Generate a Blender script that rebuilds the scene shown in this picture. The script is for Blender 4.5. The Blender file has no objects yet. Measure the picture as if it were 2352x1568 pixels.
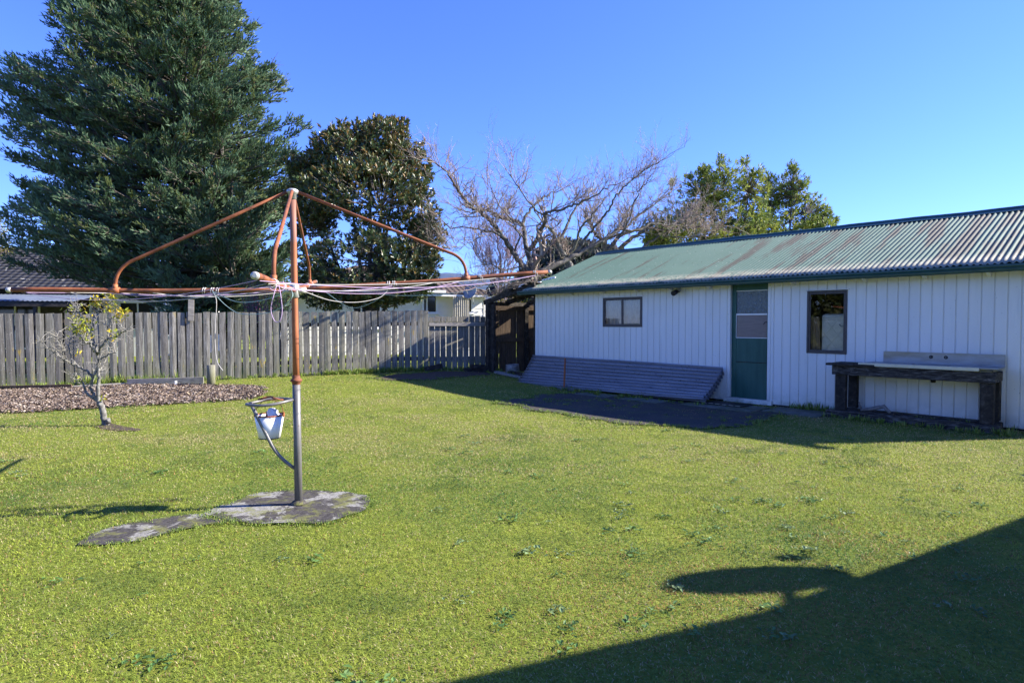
import bpy, math, random
import numpy as np
from mathutils import Vector, Matrix
from mathutils.geometry import delaunay_2d_cdt

rng = np.random.default_rng(11)
random.seed(11)
SKY_AIR, SKY_DUST, SKY_OZ, SKY_STR, SUN_STR, EXPOSURE = 1.0, 0.0, 5.0, 0.088, 5.0, 1.6
SKY_TINT = (0.58, 0.705, 1.36, 1.0)
scene = bpy.context.scene
COL = scene.collection
F = 1400.0
EYE = 1.45
PITCH = math.atan(42.0 / F)
CP, SP = math.cos(PITCH), math.sin(PITCH)
SUN_EL = math.radians(32.0)
SUN_AZ = np.array([0.9925, 0.122])


def ray(x, y):
    u = (x - 1176.0) / F
    v = (784.0 - y) / F
    return np.array([u, CP + v * SP, -SP + v * CP])


def at(x, y, Y):
    """world point seen along a sight line at depth Y metres"""
    d = ray(x, y)
    k = Y / d[1]
    return np.array([d[0] * k, Y, EYE + d[2] * k])


FA = np.array([-10.75, 12.8])
FB = np.array([-2.22, 16.3])
FL = float(np.linalg.norm(FB - FA))
FD = (FB - FA) / FL
FN = np.array([FD[1], -FD[0]])          # towards the yard
FROT = math.atan2(FD[1], FD[0])


def smooth(t):
    t = np.clip(t, 0, 1)
    return t * t * (3 - 2 * t)


def gh(x, y):
    """height of the ground"""
    x = np.asarray(x, float)
    y = np.asarray(y, float)
    rx, ry = x - FA[0], y - FA[1]
    s = rx * FD[0] + ry * FD[1]
    d = rx * FN[0] + ry * FN[1]
    hb = 0.07 + 0.12 * np.clip(s / FL, 0, 1)
    hb = hb * (1 - smooth((s - FL) / 4.0))
    return hb * smooth(1 - d / 6.0)


def gnd(x, y):
    """ground point under an image direction"""
    d = ray(x, y)
    h = 0.0
    for _ in range(12):
        k = (h - EYE) / d[2]
        p = d * k
        h = float(gh(p[0], p[1]))
    return np.array([p[0], p[1], h])


# ------------------------------------------------------------------ noise
_tab = rng.random((256, 256))


def vnoise(x, y):
    x = np.asarray(x, float); y = np.asarray(y, float)
    xi = np.floor(x).astype(int); yi = np.floor(y).astype(int)
    fx = smooth(x - xi); fy = smooth(y - yi)
    a = _tab[xi % 256, yi % 256]; b = _tab[(xi + 1) % 256, yi % 256]
    c = _tab[xi % 256, (yi + 1) % 256]; d = _tab[(xi + 1) % 256, (yi + 1) % 256]
    return (a * (1 - fx) + b * fx) * (1 - fy) + (c * (1 - fx) + d * fx) * fy


def fbm(x, y, o=4):
    t = 0; w = 0.5; s = 0
    for i in range(o):
        t = t + w * vnoise(x * 2 ** i + 17.3 * i, y * 2 ** i + 5.1 * i); s += w; w *= 0.55
    return t / s


# ------------------------------------------------------------------ mesh builder
class MB:
    def __init__(self):
        self.v = []; self.f = []; self.n = 0; self.c = []; self.s = []

    def add(self, v, f, col=None, sm=False):
        v = np.asarray(v, float).reshape(-1, 3)
        f = np.asarray(f, int)
        if f.ndim == 1:
            f = f.reshape(1, -1)
        self.v.append(v)
        self.f.append(f + self.n)
        self.n += len(v)
        self.s.append(sm)
        if col is None:
            col = np.ones((len(v), 3)) * 0.5
        col = np.asarray(col, float)
        if col.ndim == 1:
            col = np.tile(col, (len(v), 1))
        self.c.append(col)
        return self

    def box(self, lo, hi, col=None):
        x0, y0, z0 = lo; x1, y1, z1 = hi
        v = [(x0, y0, z0), (x1, y0, z0), (x1, y1, z0), (x0, y1, z0), (x0, y0, z1), (x1, y0, z1), (x1, y1, z1), (x0, y1, z1)]
        f = [(0, 3, 2, 1), (4, 5, 6, 7), (0, 1, 5, 4), (1, 2, 6, 5), (2, 3, 7, 6), (3, 0, 4, 7)]
        return self.add(v, f, col)

    def beam(self, a, b, w, h, up=(0, 0, 1), col=None):
        """rectangular bar from a to b"""
        a = np.asarray(a, float); b = np.asarray(b, float)
        d = b - a; d = d / np.linalg.norm(d)
        up = np.asarray(up, float)
        s = np.cross(d, up)
        if np.linalg.norm(s) < 1e-4:
            s = np.cross(d, (1, 0, 0))
        s /= np.linalg.norm(s)
        u = np.cross(s, d)
        v = []
        for p in (a, b):
            for i, j in ((-1, -1), (1, -1), (1, 1), (-1, 1)):
                v.append(p + s * i * w / 2 + u * j * h / 2)
        f = [(0, 1, 2, 3), (7, 6, 5, 4), (0, 4, 5, 1), (1, 5, 6, 2), (2, 6, 7, 3), (3, 7, 4, 0)]
        return self.add(v, f, col)

    def tube(self, pts, r, k=8, cap=True, col=None):
        pts = np.asarray(pts, float)
        n = len(pts)
        r = np.broadcast_to(np.asarray(r, float), (n,))
        t = np.empty_like(pts)
        t[1:-1] = pts[2:] - pts[:-2] if n > 2 else t[1:-1]
        t[0] = pts[1] - pts[0]; t[-1] = pts[-1] - pts[-2]
        t /= np.linalg.norm(t, axis=1)[:, None] + 1e-12
        ref = np.array([0, 0, 1.0]) if abs(t[0][2]) < 0.9 else np.array([1.0, 0, 0])
        a = np.cross(t[0], ref); a /= np.linalg.norm(a)
        A = np.empty_like(pts)
        for i in range(n):
            a = a - t[i] * np.dot(a, t[i]); a /= np.linalg.norm(a) + 1e-12
            A[i] = a
        B = np.cross(t, A)
        ang = np.arange(k) * 2 * math.pi / k
        ring = (A[:, None, :] * np.cos(ang)[None, :, None] + B[:, None, :] * np.sin(ang)[None, :, None]) * r[:, None, None]
        v = (pts[:, None, :] + ring).reshape(-1, 3)
        i = np.arange(n - 1)[:, None] * k; j = np.arange(k)[None, :]; j2 = (j + 1) % k
        f = np.stack([i + j, i + j2, i + k + j2, i + k + j], -1).reshape(-1, 4)
        n0 = self.n
        self.add(v, f, col, True)
        if cap and k > 2:
            self.f.append(np.array([[n0 + q for q in range(k)][::-1]])); self.s.append(False)
            self.f.append(np.array([[n0 + (n - 1) * k + q for q in range(k)]])); self.s.append(False)
        return self

    def lathe(self, prof, k=24, c=(0, 0, 0), col=None, sm=True):
        prof = np.asarray(prof, float)
        ang = np.arange(k) * 2 * math.pi / k
        v = np.stack([prof[:, 0][:, None] * np.cos(ang), prof[:, 0][:, None] * np.sin(ang), np.repeat(prof[:, 1][:, None], k, 1)], -1)
        v = v.reshape(-1, 3) + np.asarray(c)
        n = len(prof)
        i = np.arange(n - 1)[:, None] * k; j = np.arange(k)[None, :]; j2 = (j + 1) % k
        f = np.stack([i + j, i + j2, i + k + j2, i + k + j], -1).reshape(-1, 4)
        return self.add(v, f, col, sm)

    def leaves(self, P, D, N, L, W, col, fold=0.15, mid=0.45):
        """one folded pointed leaf per row"""
        P = np.asarray(P, float); m = len(P)
        D = D / (np.linalg.norm(D, axis=1)[:, None] + 1e-9)
        S = np.cross(D, N); S /= np.linalg.norm(S, axis=1)[:, None] + 1e-9
        U = np.cross(S, D)
        L = np.broadcast_to(L, (m,))[:, None]; W = np.broadcast_to(W, (m,))[:, None]
        v = np.stack([P, P + D * L * mid + S * W / 2 + U * W * fold, P + D * L, P + D * L * mid - S * W / 2 + U * W * fold], 1).reshape(-1, 3)
        f = (np.arange(m)[:, None] * 4 + np.arange(4)[None, :])
        c = np.repeat(np.asarray(col, float), 4, 0)
        return self.add(v, f, c)

    def build(self, name, mat, parent=None, loc=None, rot=0.0, bevel=0):
        me = bpy.data.meshes.new(name)
        v = np.concatenate(self.v)
        me.vertices.add(len(v)); me.vertices.foreach_set('co', v.astype(np.float32).ravel())
        tot = np.concatenate([np.full(len(f), f.shape[1]) for f in self.f])
        loops = np.concatenate([f.ravel() for f in self.f])
        st = np.concatenate([[0], np.cumsum(tot)[:-1]])
        me.loops.add(len(loops)); me.loops.foreach_set('vertex_index', loops.astype(np.int32))
        me.polygons.add(len(tot))
        me.polygons.foreach_set('loop_start', st.astype(np.int32))
        me.polygons.foreach_set('loop_total', tot.astype(np.int32))
        sm = np.concatenate([np.full(len(f), s) for f, s in zip(self.f, self.s)])
        me.polygons.foreach_set('use_smooth', sm)
        a = me.attributes.new('col', 'FLOAT_COLOR', 'POINT')
        c = np.concatenate(self.c)
        a.data.foreach_set('color', np.concatenate([c, np.ones((len(c), 1))], 1).astype(np.float32).ravel())
        me.update(calc_edges=True); me.validate()
        me.materials.append(mat)
        o = bpy.data.objects.new(name, me); COL.objects.link(o)
        if parent is not None:
            o.parent = parent
        if loc is not None:
            o.location = loc
        o.rotation_euler = (0, 0, rot)
        if bevel:
            b = o.modifiers.new('edge', 'BEVEL'); b.width = bevel; b.segments = 2; b.limit_method = 'ANGLE'
        return o


def thing(name, label, cat, loc=(0, 0, 0), rot=0.0, group=None):
    o = bpy.data.objects.new(name, None); COL.objects.link(o)
    o.empty_display_size = 0.2
    o.location = loc; o.rotation_euler = (0, 0, rot)
    return tag(o, label, cat, group)


def tag(o, label=None, cat=None, group=None, kind=None):
    if label: o['label'] = label
    if cat: o['category'] = cat
    if group: o['group'] = group
    if kind: o['kind'] = kind
    return o


def struct(o, label, cat):
    return tag(o, label, cat, None, 'structure')


# ------------------------------------------------------------------ materials
class Mat:
    def __init__(self, name, rough=0.7, metal=0.0, spec=0.3):
        self.m = bpy.data.materials.new(name); self.m.use_nodes = True
        self.t = self.m.node_tree; self.N = self.t.nodes; self.Lk = self.t.links
        self.b = self.N['Principled BSDF']
        self.out = self.N['Material Output']
        self.b.inputs['Roughness'].default_value = rough
        self.b.inputs['Metallic'].default_value = metal
        self.b.inputs['Specular IOR Level'].default_value = spec
        self.tc = self.N.new('ShaderNodeTexCoord')

    def put(self, sock, val):
        if isinstance(val, bpy.types.NodeSocket):
            self.Lk.new(val, sock)
        elif isinstance(val, (tuple, list)) and len(val) == 3 and sock.type == 'RGBA':
            sock.default_value = (*val, 1)
        else:
            sock.default_value = val

    def vec(self, scale=(1, 1, 1), coord='Object', rnd=False):
        mp = self.N.new('ShaderNodeMapping'); self.Lk.new(self.tc.outputs[coord], mp.inputs['Vector'])
        mp.inputs['Scale'].default_value = scale
        if rnd:
            oi = self.N.new('ShaderNodeObjectInfo')
            k = self.N.new('ShaderNodeMath'); k.operation = 'MULTIPLY'; k.inputs[1].default_value = 57.0
            self.Lk.new(oi.outputs['Random'], k.inputs[0])
            self.Lk.new(k.outputs[0], mp.inputs['Location'])
        return mp.outputs[0]

    def objrand(self):
        return self.N.new('ShaderNodeObjectInfo').outputs['Random']

    def noise(self, v, scale=5, detail=5, rough=0.6, dist=0.0):
        n = self.N.new('ShaderNodeTexNoise'); self.Lk.new(v, n.inputs['Vector'])
        n.inputs['Scale'].default_value = scale; n.inputs['Detail'].default_value = detail
        n.inputs['Roughness'].default_value = rough; n.inputs['Distortion'].default_value = dist
        return n.outputs['Fac']

    def voro(self, v, scale=5, feat='F1', out='Distance'):
        n = self.N.new('ShaderNodeTexVoronoi'); self.Lk.new(v, n.inputs['Vector']); n.feature = feat
        n.inputs['Scale'].default_value = scale
        return n.outputs[out]

    def wave(self, v, scale=1, dist=0, axis='X', detail=2):
        n = self.N.new('ShaderNodeTexWave'); self.Lk.new(v, n.inputs['Vector']); n.bands_direction = axis
        n.inputs['Scale'].default_value = scale; n.inputs['Distortion'].default_value = dist; n.inputs['Detail'].default_value = detail
        return n.outputs['Fac']

    def ramp(self, fac, stops):
        r = self.N.new('ShaderNodeValToRGB'); self.Lk.new(fac, r.inputs['Fac'])
        e = r.color_ramp.elements
        while len(e) < len(stops):
            e.new(0.5)
        for q, (p, c) in zip(e, stops):
            q.position = p
            q.color = (c, c, c, 1) if isinstance(c, (int, float)) else (*c, 1)
        return r.outputs['Color']

    def mix(self, fac, a, b, mode='MIX'):
        n = self.N.new('ShaderNodeMix'); n.data_type = 'RGBA'; n.blend_type = mode
        self.put(n.inputs['Factor'], fac)
        self.put(n.inputs[6], a); self.put(n.inputs[7], b)
        return n.outputs[2]

    def math(self, op, a, b=0.0):
        n = self.N.new('ShaderNodeMath'); n.operation = op
        self.put(n.inputs[0], a); self.put(n.inputs[1], b)
        return n.outputs[0]

    def attr(self, name='col'):
        n = self.N.new('ShaderNodeAttribute'); n.attribute_name = name
        return n.outputs['Color']

    def sep(self, v, ax):
        n = self.N.new('ShaderNodeSeparateXYZ'); self.Lk.new(v, n.inputs[0]); return n.outputs[ax]

    def color(self, c):
        self.put(self.b.inputs['Base Color'], c); return self

    def rough(self, r):
        self.put(self.b.inputs['Roughness'], r); return self

    def bump(self, h, s=0.3, d=0.01):
        n = self.N.new('ShaderNodeBump'); self.Lk.new(h, n.inputs['Height'])
        n.inputs['Strength'].default_value = s; n.inputs['Distance'].default_value = d
        self.Lk.new(n.outputs[0], self.b.inputs['Normal']); return self

    def translucent(self, c, f=0.3):
        t = self.N.new('ShaderNodeBsdfTranslucent'); self.put(t.inputs['Color'], c)
        mx = self.N.new('ShaderNodeMixShader'); mx.inputs[0].default_value = f
        self.Lk.new(self.b.outputs[0], mx.inputs[1]); self.Lk.new(t.outputs[0], mx.inputs[2])
        self.Lk.new(mx.outputs[0], self.out.inputs['Surface']); return self


def noisy(name, stops, scale=6, stretch=(1, 1, 1), rough=0.7, metal=0.0, bump=0.2, bd=0.01, detail=6, spec=0.3, rnd=False):
    m = Mat(name, rough, metal, spec)
    v = m.vec(stretch, rnd=rnd)
    n = m.noise(v, scale, detail, 0.65)
    m.color(m.ramp(n, stops))
    if bump:
        m.bump(n, bump, bd)
    return m.m


def leafmat(name, rough=0.55, spec=0.25, tr=0.25, coat=0):
    m = Mat(name, rough, 0, spec)
    c = m.attr()
    m.color(c)
    if tr:
        m.translucent(c, tr)
    return m.m


MT = {}


def make_materials():
    # weathered fence timber: grain along z, each paling a little different
    m = Mat('weathered_paling', 0.85, 0, 0.2)
    v = m.vec((14, 14, 0.9), rnd=True)
    g = m.noise(v, 3.0, 8, 0.7, 0.6)
    base = m.ramp(g, [(0.32, (0.05, 0.046, 0.040)), (0.5, (0.20, 0.188, 0.166)), (0.67, (0.38, 0.362, 0.325))])
    big = m.noise(m.vec((1.5, 1.5, 0.7), rnd=True), 1.6, 5, 0.65)
    base = m.mix(m.ramp(big, [(0.42, 0.0), (0.70, 0.6)]), base, (0.11, 0.105, 0.085))
    rv = m.objrand()
    base = m.mix(m.ramp(rv, [(0.0, 0.0), (0.25, 0.4), (0.6, 0.0)]), base, (0.17, 0.165, 0.11))
    base = m.mix(m.ramp(rv, [(0.60, 0.0), (0.95, 0.55)]), base, (0.10, 0.092, 0.078))
    z = m.sep(m.vec((1, 1, 1)), 2)
    moss = m.noise(m.vec((3, 3, 0.8), rnd=True), 2.2, 5, 0.6)
    low = m.ramp(z, [(0.0, 0.9), (0.55, 0.12), (1.0, 0.0)])
    base = m.mix(m.math('MULTIPLY', m.ramp(moss, [(0.45, 0.0), (0.6, 1.0)]), low), base, (0.15, 0.16, 0.06))
    lich = m.noise(m.vec((4, 4, 1.4), rnd=True), 2.1, 4, 0.5)
    base = m.mix(m.ramp(lich, [(0.67, 0.0), (0.74, 0.75)]), base, (0.42, 0.30, 0.05))
    sp = m.noise(m.vec((1, 1, 1), rnd=True), 45, 3, 0.5)
    base = m.mix(m.ramp(sp, [(0.66, 0.0), (0.72, 0.6)]), base, (0.55, 0.54, 0.5))
    m.color(base); m.bump(g, 0.6, 0.006)
    MT['paling'] = m.m
    m = Mat('old_dark_timber', 0.85, 0, 0.2)
    g = m.noise(m.vec((2, 2, 2), rnd=True), 5, 8, 0.7, 0.4)
    m.color(m.ramp(g, [(0.3, (0.012, 0.011, 0.010)), (0.55, (0.045, 0.038, 0.030)), (0.8, (0.16, 0.14, 0.12))])); m.bump(g, 0.5, 0.008)
    MT['dark_timber'] = m.m
    m = Mat('bench_timber', 0.85, 0, 0.2)
    g = m.noise(m.vec((1.2, 3, 6), rnd=True), 6, 8, 0.75, 0.5)
    m.color(m.ramp(g, [(0.38, (0.010, 0.009, 0.009)), (0.52, (0.06, 0.052, 0.042)), (0.72, (0.26, 0.24, 0.21))])); m.bump(g, 0.5, 0.008)
    MT['bench_timber'] = m.m
    MT['grey_plank'] = noisy('grey_plank', [(0.3, (0.13, 0.12, 0.105)), (0.6, (0.30, 0.28, 0.25)), (0.8, (0.42, 0.36, 0.30))], 4, (0.7, 8, 8), 0.85, bump=0.4, rnd=True)
    MT['brown_board'] = noisy('brown_board', [(0.3, (0.045, 0.029, 0.018)), (0.6, (0.12, 0.082, 0.052)), (0.8, (0.20, 0.14, 0.09))], 4, (8, 8, 0.7), 0.85, bump=0.4, rnd=True)
    MT['log'] = noisy('log_bark', [(0.3, (0.09, 0.08, 0.07)), (0.6, (0.26, 0.24, 0.21)), (0.8, (0.45, 0.42, 0.38))], 7, (1, 1, 1), 0.9, bump=0.5)
    # shed paint
    m = Mat('white_weathered_paint', 0.6, 0, 0.3)
    n1 = m.noise(m.vec((1, 1, 0.35)), 1.3, 6, 0.6)
    c = m.mix(m.ramp(n1, [(0.4, 0.0), (0.75, 0.55)]), (0.80, 0.775, 0.70), (0.66, 0.645, 0.56))
    n2 = m.noise(m.vec((9, 9, 0.6)), 1.4, 6, 0.7)
    c = m.mix(m.ramp(n2, [(0.55, 0.0), (0.8, 0.4)]), c, (0.45, 0.45, 0.42))
    sp = m.noise(m.vec((1, 1, 1)), 38, 3, 0.55)
    c = m.mix(m.ramp(sp, [(0.665, 0.0), (0.72, 0.6)]), c, (0.27, 0.26, 0.23))
    z = m.sep(m.vec((1, 1, 1)), 2)
    dirt = m.noise(m.vec((1, 1, 1)), 5, 6, 0.7)
    lowz = m.ramp(z, [(0.0, 1.0), (0.16, 0.35), (0.40, 0.0)])
    c = m.mix(m.math('MULTIPLY', lowz, m.ramp(dirt, [(0.35, 0.1), (0.65, 0.9)])), c, (0.24, 0.25, 0.17))
    m.color(c); m.bump(n2, 0.15, 0.004)
    MT['paint_white'] = m.m
    m = Mat('dark_groove', 0.8, 0, 0.2); m.color((0.35, 0.36, 0.36)); MT['groove'] = m.m
    # roof
    m = Mat('green_corrugated_roof', 0.62, 0.0, 0.18)
    fl = m.noise(m.vec((1, 1, 1)), 1.0, 5, 0.6)
    c = m.mix(fl, (0.060, 0.115, 0.087), (0.095, 0.155, 0.12))
    st = m.noise(m.vec((3.4, 0.26, 0.26)), 1.15, 7, 0.66, 0.15)
    xx = m.ramp(m.math('DIVIDE', m.sep(m.vec((1, 1, 1)), 0), 10.0), [(0.15, 0.0), (0.75, 0.085)])
    st = m.math('ADD', st, xx)
    c = m.mix(m.ramp(st, [(0.575, 0.0), (0.65, 0.85)]), c, (0.062, 0.052, 0.040))
    ru = m.noise(m.vec((5, 0.9, 0.9)), 0.9, 6, 0.65)
    c = m.mix(m.ramp(m.math('ADD', ru, xx), [(0.76, 0.0), (0.79, 0.8)]), c, (0.30, 0.14, 0.075))
    yy = m.sep(m.vec((1, 1, 1)), 1)
    ed = m.ramp(m.math('ADD', yy, 0.28), [(0.0, 1.0), (0.22, 0.8), (0.55, 0.0)])
    li = m.noise(m.vec((1, 1, 1)), 7, 6, 0.7)
    c = m.mix(m.math('MULTIPLY', ed, m.ramp(m.math('ADD', li, xx), [(0.42, 0.0), (0.54, 1.0)])), c, (0.33, 0.31, 0.235))
    sp = m.noise(m.vec((1, 1, 1)), 30, 2, 0.5)
    c = m.mix(m.ramp(sp, [(0.68, 0.0), (0.73, 0.8)]), c, (0.34, 0.36, 0.32))
    m.color(c); m.bump(li, 0.12, 0.004)
    MT['roof_green'] = m.m
    MT['trim_green'] = noisy('dark_green_paint', [(0.3, (0.010, 0.045, 0.035)), (0.7, (0.022, 0.075, 0.058))], 9, rough=0.38, bump=0.05, spec=0.5)
    m = Mat('door_green_paint', 0.5, 0, 0.35)
    n = m.noise(m.vec((4, 4, 0.6)), 3, 6, 0.65)
    m.color(m.ramp(n, [(0.3, (0.018, 0.075, 0.055)), (0.7, (0.035, 0.115, 0.085))]))
    MT['door_green'] = m.m
    MT['brown_alloy'] = noisy('brown_window_frame', [(0.3, (0.055, 0.045, 0.04)), (0.7, (0.085, 0.07, 0.062))], 12, rough=0.5, bump=0.03, spec=0.4)
    # glass
    m = bpy.data.materials.new('window_glass'); m.use_nodes = True
    t = m.node_tree; t.nodes.remove(t.nodes['Principled BSDF'])
    gl = t.nodes.new('ShaderNodeBsdfGlossy'); gl.inputs['Roughness'].default_value = 0.02; gl.inputs['Color'].default_value = (0.9, 0.9, 0.9, 1)
    tr = t.nodes.new('ShaderNodeBsdfTransparent'); tr.inputs['Color'].default_value = (0.9, 0.92, 0.9, 1)
    fr = t.nodes.new('ShaderNodeFresnel'); fr.inputs['IOR'].default_value = 1.7
    mx = t.nodes.new('ShaderNodeMixShader')
    t.links.new(fr.outputs[0], mx.inputs[0]); t.links.new(tr.outputs[0], mx.inputs[1]); t.links.new(gl.outputs[0], mx.inputs[2])
    t.links.new(mx.outputs[0], t.nodes['Material Output'].inputs[0])
    MT['glass'] = m
    m = Mat('obscured_glass', 0.22, 0, 0.6)
    n = m.noise(m.vec((1, 1, 0.55)), 34, 3, 0.6, 1.2)
    m.color(m.ramp(n, [(0.35, (0.06, 0.08, 0.075)), (0.7, (0.14, 0.17, 0.165))])); m.bump(n, 0.9, 0.012)
    MT['obscure_glass'] = m.m
    m = Mat('brown_lined_glass', 0.3, 0, 0.5)
    n = m.noise(m.vec((1, 1, 14)), 9, 3, 0.6)
    m.color(m.ramp(n, [(0.3, (0.16, 0.12, 0.105)), (0.7, (0.23, 0.175, 0.155))])); m.bump(n, 0.2, 0.004)
    MT['lined_glass'] = m.m
    m = Mat('net_curtain', 0.9, 0, 0.1)
    n = m.noise(m.vec((1, 1, 0.2)), 40, 3, 0.6); m.color(m.ramp(n, [(0.3, (0.30, 0.31, 0.31)), (0.7, (0.44, 0.45, 0.44))]))
    MT['curtain'] = m.m
    MT['interior'] = noisy('dim_lining', [(0.3, (0.05, 0.045, 0.04)), (0.7, (0.09, 0.08, 0.07))], 3, bump=0)
    MT['mattress'] = noisy('mattress_ticking', [(0.3, (0.74, 0.70, 0.60)), (0.7, (0.86, 0.82, 0.72))], 20, rough=0.9, bump=0.1)
    MT['timber_tan'] = noisy('tan_cardboard', [(0.3, (0.36, 0.24, 0.15)), (0.7, (0.48, 0.34, 0.22))], 6, (1, 1, 0.3), 0.85, bump=0.1)
    # metals
    m = Mat('galvanised_iron', 0.42, 0.55, 0.5)
    n = m.noise(m.vec((0.25, 1.5, 1.5)), 2.4, 8, 0.72)
    c = m.ramp(n, [(0.3, (0.165, 0.175, 0.205)), (0.7, (0.26, 0.275, 0.315))])
    d = m.noise(m.vec((0.9, 4, 4)), 3.2, 8, 0.75)
    c = m.mix(m.ramp(d, [(0.66, 0.0), (0.74, 0.7)]), c, (0.06, 0.05, 0.042))
    sp = m.noise(m.vec((1.4, 3, 3)), 16, 4, 0.6)
    c = m.mix(m.ramp(sp, [(0.60, 0.0), (0.67, 0.85)]), c, (0.035, 0.028, 0.024))
    m.color(c); m.rough(m.ramp(d, [(0.4, 0.40), (0.7, 0.8)])); m.bump(d, 0.15, 0.004)
    MT['galv_sheet'] = m.m
    m = Mat('rusty_pipe', 0.75, 0.0, 0.3)
    n = m.noise(m.vec((1, 1, 1)), 7, 8, 0.72)
    c = m.ramp(n, [(0.3, (0.085, 0.03, 0.016)), (0.5, (0.235, 0.076, 0.03)), (0.75, (0.36, 0.14, 0.055))])
    d = m.noise(m.vec((1, 1, 1)), 2.3, 6, 0.7)
    c = m.mix(m.ramp(d, [(0.52, 0.0), (0.66, 0.75)]), c, (0.15, 0.075, 0.06))
    m.color(c); m.bump(n, 0.35, 0.004)
    MT['rust'] = m.m
    m = Mat('rust_over_grey_pipe', 0.65, 0.15, 0.35)
    n = m.noise(m.vec((1, 1, 0.35)), 6, 8, 0.7)
    c = m.ramp(n, [(0.36, (0.20, 0.11, 0.09)), (0.48, (0.33, 0.11, 0.045)), (0.75, (0.46, 0.18, 0.07))])
    z = m.sep(m.vec((1, 1, 1)), 2)
    g = m.ramp(m.math('ADD', m.math('MULTIPLY', z, 0.4), m.math('MULTIPLY', n, 0.3)), [(0.97, 0.0), (1.0, 0.5)])
    c = m.mix(g, c, (0.17, 0.12, 0.115))
    m.color(c); m.bump(n, 0.2, 0.003)
    MT['rust_grey'] = m.m
    m = Mat('galvanised_pipe', 0.5, 0.35, 0.45)
    n = m.noise(m.vec((1, 1, 0.25)), 7, 7, 0.7)
    c = m.ramp(n, [(0.3, (0.10, 0.097, 0.093)), (0.60, (0.20, 0.195, 0.19)), (0.76, (0.32, 0.20, 0.09))])
    sp = m.noise(m.vec((1, 1, 1)), 40, 3, 0.5)
    c = m.mix(m.ramp(sp, [(0.66, 0.0), (0.72, 0.7)]), c, (0.09, 0.06, 0.045))
    m.color(c); m.bump(n, 0.15, 0.003)
    MT['galv_pipe'] = m.m
    MT['alloy'] = noisy('dull_alloy', [(0.3, (0.34, 0.34, 0.30)), (0.7, (0.60, 0.60, 0.56))], 20, rough=0.5, metal=0.5, bump=0.1)
    m = Mat('stainless_steel', 0.32, 0.85, 0.5)
    n = m.noise(m.vec((0.8, 3, 3)), 2.5, 7, 0.7)
    m.color(m.ramp(n, [(0.3, (0.22, 0.22, 0.215)), (0.7, (0.42, 0.42, 0.41))])); m.rough(m.ramp(n, [(0.3, 0.28), (0.7, 0.5)])); m.bump(n, 0.1, 0.01)
    MT['stainless'] = m.m
    MT['cream'] = noisy('cream_edge', [(0.3, (0.62, 0.56, 0.38)), (0.7, (0.74, 0.68, 0.48))], 8, bump=0.05)
    MT['enamel'] = None
    m = Mat('chipped_white_enamel', 0.35, 0, 0.5)
    n = m.noise(m.vec((1, 1, 1)), 30, 5, 0.65)
    c = m.mix(m.ramp(n, [(0.63, 0.0), (0.67, 1.0)]), (0.80, 0.80, 0.80), (0.30, 0.15, 0.07))
    m.color(c); MT['enamel'] = m.m
    MT['black'] = noisy('black_plastic', [(0.3, (0.010, 0.010, 0.011)), (0.7, (0.022, 0.022, 0.024))], 10, rough=0.5, bump=0.05)
    MT['white_plastic'] = noisy('white_plastic', [(0.3, (0.72, 0.72, 0.72)), (0.7, (0.82, 0.82, 0.82))], 6, rough=0.4, bump=0)
    for nm, c in (('line_lilac', (0.46, 0.33, 0.50)), ('line_white', (0.52, 0.50, 0.47)), ('line_green', (0.30, 0.44, 0.41))):
        MT[nm] = noisy(nm, [(0.3, tuple(k * 0.8 for k in c)), (0.7, c)], 15, rough=0.6, bump=0)
    # ground things
    m = Mat('mossy_concrete', 0.9, 0, 0.2)
    v = m.vec((1, 1, 1))
    a = m.noise(v, 3.1, 10, 0.68, 0.5)
    pale = m.noise(v, 60, 3, 0.6)
    c1 = m.ramp(pale, [(0.3, (0.12, 0.115, 0.10)), (0.6, (0.27, 0.265, 0.24)), (0.8, (0.40, 0.39, 0.36))])
    dk = m.ramp(m.noise(v, 34, 5, 0.7), [(0.3, (0.02, 0.018, 0.017)), (0.65, (0.085, 0.078, 0.073)), (0.8, (0.22, 0.21, 0.195))])
    c = m.mix(m.ramp(a, [(0.515, 0.0), (0.54, 1.0)]), dk, c1)
    ms = m.noise(v, 5.5, 7, 0.75)
    c = m.mix(m.ramp(ms, [(0.50, 0.0), (0.60, 0.75)]), c, (0.15, 0.155, 0.045))
    m.color(c); m.bump(m.noise(v, 70, 5, 0.7), 0.6, 0.008)
    MT['concrete'] = m.m
    m = Mat('old_asphalt', 0.92, 0, 0.2)
    v = m.vec((1, 1, 1))
    c = m.ramp(m.noise(v, 60, 5, 0.75), [(0.3, (0.016, 0.015, 0.015)), (0.6, (0.060, 0.056, 0.053)), (0.72, (0.20, 0.19, 0.18))])
    c = m.mix(m.ramp(m.noise(v, 1.1, 7, 0.7), [(0.42, 0.0), (0.7, 0.8)]), c, (0.085, 0.072, 0.058))
    c = m.mix(m.ramp(m.noise(v, 3.2, 8, 0.75), [(0.54, 0.0), (0.62, 0.75)]), c, (0.07, 0.10, 0.03))
    c = m.mix(m.ramp(m.noise(v, 24, 2, 0.5), [(0.72, 0.0), (0.76, 0.8)]), c, (0.34, 0.33, 0.31))
    m.color(c); m.bump(m.noise(v, 45, 6, 0.75), 0.7, 0.012)
    MT['asphalt'] = m.m
    m = Mat('damp_slab', 0.9, 0, 0.2)
    v = m.vec((1, 1, 1))
    c = m.ramp(m.noise(v, 9, 8, 0.7), [(0.3, (0.07, 0.072, 0.06)), (0.7, (0.19, 0.19, 0.165))])
    c = m.mix(m.ramp(m.noise(v, 2.0, 6, 0.7), [(0.4, 0.0), (0.65, 0.8)]), c, (0.055, 0.075, 0.03))
    m.color(c); m.bump(m.noise(v, 40, 5, 0.7), 0.4, 0.006)
    MT['slab'] = m.m
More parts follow.
